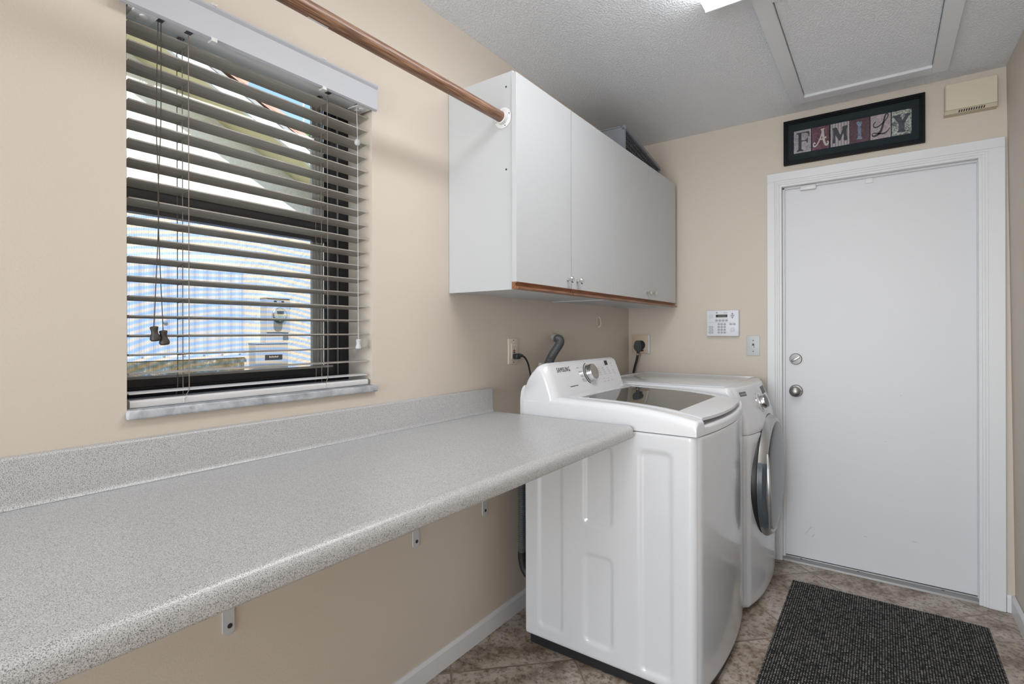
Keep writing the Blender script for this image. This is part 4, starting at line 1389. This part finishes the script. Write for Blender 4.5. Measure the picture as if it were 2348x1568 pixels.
def pill(u, v, w_, h):
    m = MB()
    x, z = KX0 + u * (KX1 - KX0), KZ1 - v * (KZ1 - KZ0)
    m.prism(rrect(x - w_ / 2, x + w_ / 2, z - h / 2, z + h / 2, h * 0.49, 5), lambda a, b_, c: (a, c, b_), KY + 0.0004, KY - 0.0022)
    bb = m.build('button', M['button'], kp)
    m = MB()
    i_ = 0.0016
    m.prism(rrect(x - w_ / 2 + i_, x + w_ / 2 - i_, z - h / 2 + i_, z + h / 2 - i_, (h - 2 * i_) * 0.49, 5), lambda a, b_, c: (a, c, b_), KY - 0.002, KY - 0.0028)
    m.build('button_cap', M['button_cap'], bb)
    if w_ < 0.02:
        m = MB(); m.box(x - 0.0012, x + 0.0012, KY - 0.0030, KY - 0.0027, z - 0.0018, z + 0.0018)
        m.build('button_print', M['ink'], bb)
for k in range(4): pill(*kxy(433 + 91 * k, 430), 0.0150, 0.0090)
for r_ in range(4):
    for c in range(3): pill(*kxy(492 + 83 * c, 527 + 75 * r_), 0.0118, 0.0118)
for r_ in range(3): pill(*kxy(278, 606 + 72 * r_), 0.025, 0.0105)
for c in range(2): pill(*kxy(823 + 92 * c, 527), 0.0150, 0.0090)
pill(*kxy(866, 300), 0.0190, 0.0090)
m = MB()
for s_, py in ((1, 245), (-1, 355)):
    u, v = kxy(866, py); x, z = KX0 + u * 0.179, KZ1 - v * 0.151
    m.prism([(x - 0.0055, z - s_ * 0.003), (x + 0.0055, z - s_ * 0.003), (x, z + s_ * 0.005)], lambda a, b_, c: (a, c, b_), KY + 0.0004, KY - 0.0018)
m.build('arrow_button', M['button'], kp)

# light switch
ls = thing('light_switch', (0.753, D, 1.183), 'grey-white toggle light switch beside the door casing', 'switch')
m = MB(); m.box(0.716, 0.787, D - 0.006, D - 0.0005, 1.126, 1.241, 0.0025, 2)
m.build('switch_plate', M['grey_plastic'], ls)
m = MB(); m.box(0.7465, 0.7575, D - 0.0066, D - 0.005, 1.171, 1.196)
for z in (1.213, 1.152): m.lathe([(0.003, 0), (0.003, 0.0012)], (0.752, D - 0.0058, z), (0, -1, 0), 12)
build_each(m, 'slot', M['charcoal'], ls)
m = MB(); m.box(0.748, 0.756, D - 0.018, D - 0.006, 1.172, 1.186, 0.0015, 1, Matrix.Translation((0, D - 0.006, 1.18)) @ Matrix.Rotation(math.radians(18), 4, 'X') @ Matrix.Translation((0, -D + 0.006, -1.18)))
m.build('toggle', M['white_plastic'], ls)

# door chime
ch = thing('door_chime', (1.683, D, 2.35), 'aged cream door chime box high on the end wall in the right corner', 'chime')
CX0, CX1, CY = 1.590, 1.771, D - 0.047
m = MB()
m.box(CX0, CX1, CY + 0.004, D - 0.0005, 2.289, 2.414, 0.002, 1)
m.prism([(D - 0.0005, 2.274), (CY + 0.010, 2.276), (CY + 0.002, 2.289), (D - 0.0005, 2.289)], lambda u, v, w: (w, u, v), CX0 - 0.002, CX1)
hs = m.build('housing', M['chime_side'], ch)
m = MB(); m.box(CX0 + 0.003, CX1, CY, CY + 0.006, 2.2925, 2.413, 0.001, 1)
m.build('front_cover', M['chime'], ch)
m = MB()
for k in range(11):
    x = 1.638 + k * 0.0086
    z0, z1 = 2.2775, 2.2875
    def cp(x, z): return (x + (z - z0) * 0.2, CY + 0.010 - 0.008 * (z - 2.276) / 0.013 - 0.0006, z)
    m.faces([cp(x, z0), cp(x + 0.0048, z0), cp(x + 0.0048, z1), cp(x, z1)], [(0, 1, 2, 3)])
build_each(m, 'sound_slot', M['ink'], hs, smooth=0)

# framed letter picture
pf = thing('framed_picture', (1.215, D, 2.29), 'black framed picture spelling FAMILY in six decorated letter tiles above the door', 'picture')
PX0, PX1, PZ0, PZ1 = 0.911, 1.519, 2.173, 2.412
m = MB()
y0, y1 = D - 0.024, D - 0.0005
w1, w2 = 0.016, 0.021
def pframe(m, o, i, ya_, yb_):
    x0, x1, z0, z1 = PX0 + o, PX1 - o, PZ0 + o, PZ1 - o
    m.box(x0, x0 + i, ya_, yb_, z0, z1, 0.001, 1); m.box(x1 - i, x1, ya_, yb_, z0, z1, 0.001, 1)
    m.box(x0 + i, x1 - i, ya_, yb_, z0, z0 + i, 0.001, 1); m.box(x0 + i, x1 - i, ya_, yb_, z1 - i, z1, 0.001, 1)
pframe(m, 0, 0.014, y0, y1); pframe(m, 0.013, 0.008, y0 + 0.005, y1)
m.build('frame', M['frame'], pf)
m = MB(); m.box(PX0 + 0.02, PX1 - 0.02, D - 0.012, D - 0.008, PZ0 + 0.02, PZ1 - 0.02)
mb_ = m.build('mat_board', M['mat_board'], pf)
def patt(name, c0, c1, sc, kind='noise'):
    m_, t, b = new_mat(name)
    tc = t.nodes.new('ShaderNodeTexCoord')
    if kind == 'stripe':
        w = t.nodes.new('ShaderNodeTexWave'); w.wave_type = 'BANDS'; w.bands_direction = 'X'; w.inputs['Scale'].default_value = sc
        src = w.outputs['Fac']
    elif kind == 'vine':
        w = t.nodes.new('ShaderNodeTexWave'); w.wave_type = 'RINGS'; w.rings_direction = 'Y'; w.inputs['Scale'].default_value = sc; w.inputs['Distortion'].default_value = 9.0
        w.inputs['Detail'].default_value = 1.5; w.inputs['Detail Scale'].default_value = 1.2
        src = w.outputs['Fac']
    else:
        w = t.nodes.new('ShaderNodeTexNoise'); w.inputs['Scale'].default_value = sc; w.inputs['Detail'].default_value = 4; w.inputs['Distortion'].default_value = 1.5
        src = w.outputs['Fac']
    t.links.new(tc.outputs['Object'], w.inputs['Vector'])
    r = ramp(t, src, [(0.35, c0), (0.65, c1)])
    t.links.new(r.outputs[0], b.inputs['Base Color'])
    b.inputs['Roughness'].default_value = 0.6
    return m_
dark = (0.035, 0.028, 0.035)
PT = [patt('mauve_leaf_paper', (0.20, 0.18, 0.20), (0.42, 0.39, 0.42), 90), patt('plum_swirl_paper', (0.075, 0.016, 0.036), (0.16, 0.06, 0.09), 60),
      patt('mauve_striped_paper', (0.24, 0.20, 0.23), (0.42, 0.39, 0.40), 24, 'stripe'), patt('dark_plum_swirl_paper', (0.045, 0.016, 0.026), (0.11, 0.05, 0.07), 110),
      patt('rose_grey_paper', (0.29, 0.23, 0.25), (0.43, 0.38, 0.39), 60), patt('sage_floral_paper', (0.05, 0.055, 0.055), (0.50, 0.53, 0.47), 70)]
INK = mat('plum_black_letter', (0.035, 0.022, 0.032), 0.6)
SLT = mat('slate_letter', (0.030, 0.036, 0.044), 0.6)
CRM = patt('cream_letter', (0.34, 0.30, 0.30), (0.62, 0.60, 0.56), 160)
BLU = patt('blue_floral_letter', (0.06, 0.08, 0.12), (0.24, 0.33, 0.46), 130)
NVY = patt('navy_floral_letter', (0.014, 0.018, 0.030), (0.075, 0.09, 0.12), 110)
TX = [(0.960, 1.041), (1.046, 1.124), (1.131, 1.213), (1.2155, 1.2985), (1.303, 1.3855), (1.390, 1.467)]
TZ = (2.230, 2.350)
TY = D - 0.0125
def strokes(curves):
    """curves: list of (points, widths) in unit tile coordinates -> flat ribbons"""
    out = []
    for pts, wd in curves:
        P = spline([(a, b_, 0) for a, b_ in pts], 6) if len(pts) > 2 else [Vector((*pts[0], 0)), Vector((*pts[1], 0))]
        n = len(P)
        L_, R_ = [], []
        for i in range(n):
            t = (P[min(n - 1, i + 1)] - P[max(0, i - 1)]).normalized()
            nn = Vector((-t.y, t.x, 0))
            f = i / (n - 1) * (len(wd) - 1)
            j = min(int(f), len(wd) - 2) if len(wd) > 1 else 0
            w_ = wd[j] + (wd[j + 1] - wd[j]) * (f - j) if len(wd) > 1 else wd[0]
            L_.append(P[i] + nn * w_ / 2); R_.append(P[i] - nn * w_ / 2)
        out.append((L_, R_))
    return out
LET = {
 'F': ([[(0.18, 0.07), (0.18, 0.12), (0.25, 0.14), (0.27, 0.18), (0.27, 0.80), (0.25, 0.85), (0.16, 0.86), (0.16, 0.91), (0.90, 0.91), (0.91, 0.68), (0.87, 0.68), (0.82, 0.82), (0.72, 0.86), (0.47, 0.87), (0.45, 0.85), (0.45, 0.54), (0.70, 0.54), (0.76, 0.58), (0.78, 0.64), (0.82, 0.64), (0.82, 0.40), (0.78, 0.40), (0.75, 0.46), (0.68, 0.50), (0.45, 0.50), (0.45, 0.18), (0.47, 0.14), (0.55, 0.12), (0.55, 0.07)]], [], INK),
 'A': ([], [([(0.64, 0.84), (0.55, 0.60), (0.42, 0.38), (0.26, 0.20), (0.12, 0.17), (0.08, 0.27), (0.15, 0.33), (0.20, 0.27)], [0.07, 0.07, 0.07, 0.06, 0.05]), ([(0.62, 0.86), (0.66, 0.60), (0.70, 0.38), (0.78, 0.20), (0.90, 0.16), (0.95, 0.26), (0.88, 0.30)], [0.13, 0.13, 0.12, 0.08, 0.05]), ([(0.40, 0.42), (0.60, 0.44), (0.84, 0.50)], [0.05, 0.06, 0.08]), ([(0.52, 0.86), (0.74, 0.88)], [0.05, 0.05])], CRM),
 'M': ([[(0.10, 0.20), (0.12, 0.15), (0.18, 0.14), (0.24, 0.16), (0.26, 0.24), (0.24, 0.40), (0.26, 0.50), (0.45, 0.22), (0.52, 0.22), (0.68, 0.52), (0.71, 0.40), (0.70, 0.26), (0.74, 0.19), (0.86, 0.19), (0.91, 0.25), (0.86, 0.40), (0.86, 0.66), (0.92, 0.80), (0.88, 0.84), (0.66, 0.82), (0.62, 0.76), (0.64, 0.70), (0.56, 0.50), (0.52, 0.48), (0.36, 0.74), (0.36, 0.79), (0.30, 0.82), (0.13, 0.82), (0.10, 0.77), (0.14, 0.70), (0.14, 0.40)]], [], SLT),
 'I': ([[(0.34, 0.12), (0.42, 0.14), (0.60, 0.12), (0.64, 0.17), (0.58, 0.24), (0.58, 0.74), (0.64, 0.80), (0.62, 0.88), (0.54, 0.86), (0.44, 0.89), (0.34, 0.87), (0.36, 0.80), (0.41, 0.74), (0.41, 0.24)]], [], BLU),
 'L': ([], [([(0.26, 0.73), (0.16, 0.64), (0.18, 0.52), (0.34, 0.50), (0.56, 0.60), (0.78, 0.76), (0.88, 0.92), (0.82, 0.98), (0.72, 0.90), (0.64, 0.62), (0.52, 0.32), (0.36, 0.18), (0.16, 0.14), (0.08, 0.20), (0.16, 0.27), (0.40, 0.22), (0.66, 0.19), (0.84, 0.26), (0.95, 0.38)], [0.05, 0.06, 0.06, 0.05, 0.05, 0.06, 0.10, 0.12, 0.07, 0.04, 0.05, 0.07, 0.04])], INK),
 'Y': ([[(0.27, 0.12), (0.70, 0.10), (0.71, 0.15), (0.66, 0.18), (0.66, 0.44), (0.84, 0.72), (0.95, 0.76), (0.96, 0.84), (0.64, 0.83), (0.64, 0.78), (0.68, 0.75), (0.55, 0.60), (0.42, 0.76), (0.47, 0.79), (0.47, 0.84), (0.05, 0.83), (0.05, 0.77), (0.14, 0.73), (0.34, 0.46), (0.34, 0.19), (0.27, 0.17)]], [], NVY)}
for (a, b_), pm, letter in zip(TX, PT, 'FAMILY'):
    m = MB()
    n = 14
    poly = []
    rnd = random.Random(ord(letter))
    for e in range(4):
        for k in range(n):
            f = k / n; j = (rnd.random() - 0.5) * 0.0012
            poly.append([(a + (b_ - a) * f, TZ[0] + j), (b_ + j, TZ[0] + (TZ[1] - TZ[0]) * f), (b_ - (b_ - a) * f, TZ[1] + j), (a + j, TZ[1] - (TZ[1] - TZ[0]) * f)][e])
    m.prism(poly, lambda u, v, w: (u, w, v), D - 0.0118, TY)
    tl = m.build('letter_tile', pm, pf, smooth=0)
    polys, curves, lm = LET[letter]
    def lp(u, v, w): return (a + (b_ - a) * u, TY - w, TZ[0] + (TZ[1] - TZ[0]) * v)
    m = MB()
    for p in polys: m.prism(p, lp, -0.0002, 0.0008)
    for q, (L_, R_) in enumerate(strokes(curves)):
        e = 0.0008 + 0.00012 * q
        for i in range(len(L_) - 1):
            m.faces([lp(L_[i].x, L_[i].y, e), lp(R_[i].x, R_[i].y, e), lp(R_[i + 1].x, R_[i + 1].y, e), lp(L_[i + 1].x, L_[i + 1].y, e)], [(0, 1, 2, 3)])
    m.build('letter', lm, tl, smooth=0)
m = MB(); m.faces([(PX0 + 0.018, D - 0.0150, PZ0 + 0.018), (PX1 - 0.018, D - 0.0150, PZ0 + 0.018), (PX1 - 0.018, D - 0.0150, PZ1 - 0.018), (PX0 + 0.018, D - 0.0150, PZ1 - 0.018)], [(0, 1, 2, 3)])
m.build('glazing', M['pic_glass'], pf, smooth=0)

# ================================================================== CEILING
at = thing('attic_hatch', (1.28, 2.5, H), 'white attic access hatch with a flat trim frame in the ceiling', 'hatch')
AX0, AX1, AY0, AY1 = 0.972, 1.594, 1.985, 3.035
m = MB()
tw, td = 0.060, 0.020
for x0, x1, y0_, y1_ in ((AX0, AX0 + tw, AY0, AY1), (AX1 - tw, AX1, AY0, AY1), (AX0 + tw, AX1 - tw, AY0, AY0 + tw), (AX0 + tw, AX1 - tw, AY1 - tw - 0.012, AY1)):
    m.box(x0, x1, y0_, y1_, H - td, H - 0.0005, 0.002, 1)
m.build('trim_frame', M['trim'], at)
m = MB(); m.box(AX0 + tw + 0.003, AX1 - tw - 0.003, AY0 + tw + 0.003, AY1 - tw - 0.015, H - 0.008, H - 0.0008)
m.build('hatch_panel', M['hatch_panel'], at, smooth=0)

cl = thing('ceiling_light', (0.99, 1.28, H), 'lit fluorescent ceiling light with a white prismatic cover beside the hatch', 'ceiling light')
LX0, LX1, LYa, LYb, LZ = 0.842, 1.147, 0.68, 1.900, 2.400
m = MB(); m.box(LX0 + 0.02, LX1 - 0.02, LYa + 0.01, LYb - 0.008, H - 0.008, H - 0.0005)
m.build('fixture_pan', M['white_plastic'], cl)
m = MB()
m.prism([(LX0, LZ), (LX1, LZ), (LX1, LZ + 0.052), (LX0, LZ + 0.052)], lambda u, v, w: (u, w, v), LYa + 0.006, LYb - 0.006)
m.build('diffuser', M['diffuser'], cl, smooth=0)
m = MB()
for a, b_ in ((LYa, LYa + 0.006), (LYb - 0.006, LYb)):
    m.box(LX0 - 0.002, LX1 + 0.002, a, b_, LZ - 0.003, H - 0.0005, 0.001, 1)
m.build('end_cap', M['white_plastic'], cl)

# ================================================================== FLOOR MAT
m = MB(); m.box(0.978, 1.715, 1.25, 2.955, 0.0005, 0.0075, 0.002, 1)
for k in range(2):
    pass
tag(m.build('floor_mat', M['rug'], smooth=0), 'charcoal ribbed floor mat in front of the door', 'mat')

# ================================================================== OUTSIDE
m = MB(); m.box(-14, -0.2, -10, 16, -0.35, -0.25)
tag(m.build('ground', M['grass'], smooth=0), 'grass outside the window', 'ground', kind=S)
SL = -0.476
nb = thing('neighbor_house', (-2.6, 2.0, -0.25), 'cream stucco house with a sloping tiled roof edge seen through the window', 'house')

def zr(y, z2): return z2 + SL * (y - 2.0)
XW = -2.6
m = MB()
m.prism([(-2.5, -0.25), (6.2, -0.25), (6.2, zr(6.2, 2.735)), (-2.5, zr(-2.5, 2.735))], lambda u, v, w: (w, u, v), XW - 0.2, XW)
m.build('gable_wall', M['stucco'], nb, smooth=0)
m = MB()
XO = -2.2
y0, y1 = -2.5, 6.4
m.prism([(XW - 0.05, 2.735), (XO, 2.690), (XO, 2.72), (XW - 0.05, 2.77)], lambda u, v, w: (u, w, v + SL * (w - 2.0)), y0, y1)
m.build('soffit', M['soffit'], nb, smooth=0)
m = MB()
m.prism([(XO, 2.675), (XO + 0.03, 2.675), (XO + 0.03, 2.780), (XO, 2.780)], lambda u, v, w: (u, w, v + SL * (w - 2.0)), y0, y1)
fs_ = m.build('fascia', M['fascia'], nb, smooth=0)
m = MB()
m.prism([(XO - 0.02, 2.777), (XO + 0.04, 2.777), (XO + 0.04, 2.805), (XO + 0.02, 2.810), (XO - 0.02, 2.79)], lambda u, v, w: (u, w, v + SL * (w - 2.0)), y0, y1)
m.build('drip_edge', M['outer_alu'], fs_, smooth=0)
m = MB()
m.prism([(XO - 0.03, 2.79), (XO - 0.03, 2.825), (-7, 2.825), (-7, 2.79)], lambda u, v, w: (u, w, v + SL * (w - 2.0)), y0, y1)
m.build('roof_deck', M['tile'], nb, smooth=0)
sv = Vector((0, 1, SL)).normalized(); up = Vector((0, -SL, 1)).normalized()
first = None
for k in range(15):
    y = -0.6 + 0.34 * k
    if first is None:
        rows = []
        for i in range(5):
            f = i / 4
            r0 = 0.074 - 0.010 * f
            c = Vector((XO - 0.02, 0, 2.825)) + sv * (-0.005 + 0.40 * (1 - f)) + up * (0.020 * (1 - f))
            rows.append([c + Vector((1, 0, 0)) * (r0 * math.cos(a)) + up * (r0 * 0.9 * math.sin(a)) for a in [PI * j / 10 for j in range(11)]])
        m = MB(); m.grid(rows)
        inner = [[p_ - up * 0.014 for p_ in r] for r in rows]
        m.grid([list(reversed(r)) for r in inner])
        m.grid([rows[0], inner[0]]); m.grid([rows[-1], inner[-1]])
        first = m.build('roof_tile', M['tile'], nb)
        base = first.location.copy()
        o = first
    else:
        o = first.copy(); COL.objects.link(o); o.parent = nb
    o.location = base + Vector((0, y, SL * (y - 2.0)))
# storm panel
sp = thing('storm_panel', (-2.57, 1.5, 1.08), 'white corrugated storm panel covering an opening of the neighboring house', 'shutter')
m = MB()
pts = []
for k in range(61):
    y = 0.75 + 1.24 * k / 60
    pts.append((y, 0.004 * (1 if (k // 2) % 2 else -1)))
rows = [[(XW + 0.035 + dx, y, z) for y, dx in pts] for z in (1.100, 1.735)]
m.grid(rows)
m.grid([[(x - 0.004, y, z) for x, y, z in r] for r in rows])
m.build('corrugated_sheet', M['shutter'], sp, smooth=0)
m = MB(); m.box(XW + 0.002, XW + 0.055, 0.72, 1.94, 1.738, 1.768)
m.build('header_track', M['fascia'], sp, smooth=0)
m = MB()
for k in range(9): m.lathe([(0.008, 0), (0.006, 0.012), (0, 0.016)], (XW + 0.05, 0.95 + 0.125 * k, 1.112), (1, 0, 0), 8)
m.lathe([(0.012, 0), (0.014, 0.02), (0, 0.026)], (XW + 0.045, 1.455, 1.345), (1, 0, 0), 12)
build_each(m, 'wing_bolt', M['galv'], sp)
m = MB(); m.box(XW + 0.002, XW + 0.06, 0.75, 2.00, 1.082, 1.099)
m.build('sill_track', M['fascia'], sp, smooth=0)
m = MB(); m.box(XW + 0.001, XW + 0.05, 0.75, 1.985, 0.80, 1.081)
tag(m.build('window_planter', M['pebble'], smooth=0), 'mottled mossy stone ledge below the white storm panel outside', 'ledge')
# electric meter
em = thing('electric_meter', (-2.55, 2.21, 1.19), 'grey electric meter box with a round glass meter on the neighboring wall', 'meter')
m = MB(); m.box(XW + 0.001, XW + 0.10, 2.135, 2.325, 1.268, 1.532, 0.003, 1)
m.box(XW + 0.001, XW + 0.115, 2.130, 2.335, 1.532, 1.540)
m.box(XW + 0.001, XW + 0.085, 2.135, 2.275, 1.190, 1.268, 0.002, 1)
m.build('meter_can', M['galv'], em)
m = MB(); m.prism(rrect(2.188, 2.258, 1.275, 1.42, 0.034, 6), lambda u, v, w: (w, u, v), XW + 0.10, XW + 0.104)
m.build('cover_slot', M['slot_grey'], em)
m = MB(); m.lathe([(0.056, 0), (0.056, 0.02), (0.050, 0.024), (0.050, 0.03)], (XW + 0.10, 2.225, 1.405), (1, 0, 0), 28)
mt = m.build('meter_ring', M['chrome'], em)
m = MB(); m.lathe([(0.047, 0.025), (0.046, 0.055), (0.040, 0.066), (0.025, 0.072), (0, 0.073)], (XW + 0.10, 2.225, 1.405), (1, 0, 0), 28)
m.build('glass_dome', M['meter_glass'], mt)
m = MB(); m.box(XW + 0.13, XW + 0.150, 2.210, 2.245, 1.410, 1.435)
m.build('meter_display', M['charcoal'], mt)
m = MB(); m.box(XW + 0.1005, XW + 0.103, 2.19, 2.272, 1.488, 1.516)
lb = m.build('warning_label', M['ink'], em)
m = MB(); m.box(XW + 0.103, XW + 0.1036, 2.212, 2.252, 1.504, 1.512); m.box(XW + 0.103, XW + 0.1036, 2.205, 2.258, 1.492, 1.499)
m.build('label_print', M['white_plastic'], lb)
pb = thing('breaker_box', (-2.55, 2.16, 0.99), 'grey breaker box with a black label below the electric meter', 'box')
m = MB(); m.box(XW + 0.001, XW + 0.105, 2.045, 2.305, 0.86, 1.180, 0.003, 1); m.box(XW + 0.001, XW + 0.115, 2.040, 2.310, 1.1805, 1.190)
m.build('enclosure', M['galv'], pb)
m = MB(); m.box(XW + 0.1055, XW + 0.108, 2.115, 2.255, 1.055, 1.095)
lb = m.build('maker_label', M['ink'], pb)
m = MB()
for k in range(10): m.box(XW + 0.108, XW + 0.1086, 2.148 + k * 0.0075, 2.1525 + k * 0.0075, 1.072 + 0.002 * (k % 2), 1.086 - 0.003 * ((k * 7) % 3))
m.build('label_print', M['ivory'], lb)
# tree and wire beyond the roof
tr = thing('tree', (-9.0, 7.0, -0.25), 'green leafy treetop showing beyond the tiled roof edge', 'tree')
m = MB(); m.tube([(-9.0, 7.0, -0.25), (-9.0, 7.05, 2.5), (-8.95, 7.0, 4.8)], [0.18, 0.14, 0.06], 10)
m.build('trunk', M['bark'], tr)
m = MB()
rnd = random.Random(5)
for k in range(1500):
    t, ph, q = rnd.random() * 2 * PI, math.acos(2 * rnd.random() - 1), 0.55 + 0.75 * rnd.random()
    c = Vector((-9 + q * math.sin(ph) * math.cos(t), 7.0 + q * math.sin(ph) * math.sin(t), 4.75 + 0.85 * q * math.cos(ph)))
    a = Vector((rnd.random() - 0.5, rnd.random() - 0.5, rnd.random() - 0.5)).normalized()
    b_ = a.orthogonal().normalized()
    s_ = 0.07 + 0.06 * rnd.random()
    m.faces([c - a * s_, c + b_ * s_ * 0.5, c + a * s_, c - b_ * s_ * 0.5], [(0, 1, 2, 3)])
tag(m.build('foliage', M['leaf'], tr, smooth=0), kind='stuff')
m = MB(); m.tube([(-3.4, 3.02, 2.2), (-3.4, 3.02, 4.2)], 0.008, 8)
m.build('antenna_pole', M['galv'], nb, 'thin grey pole on the roof')
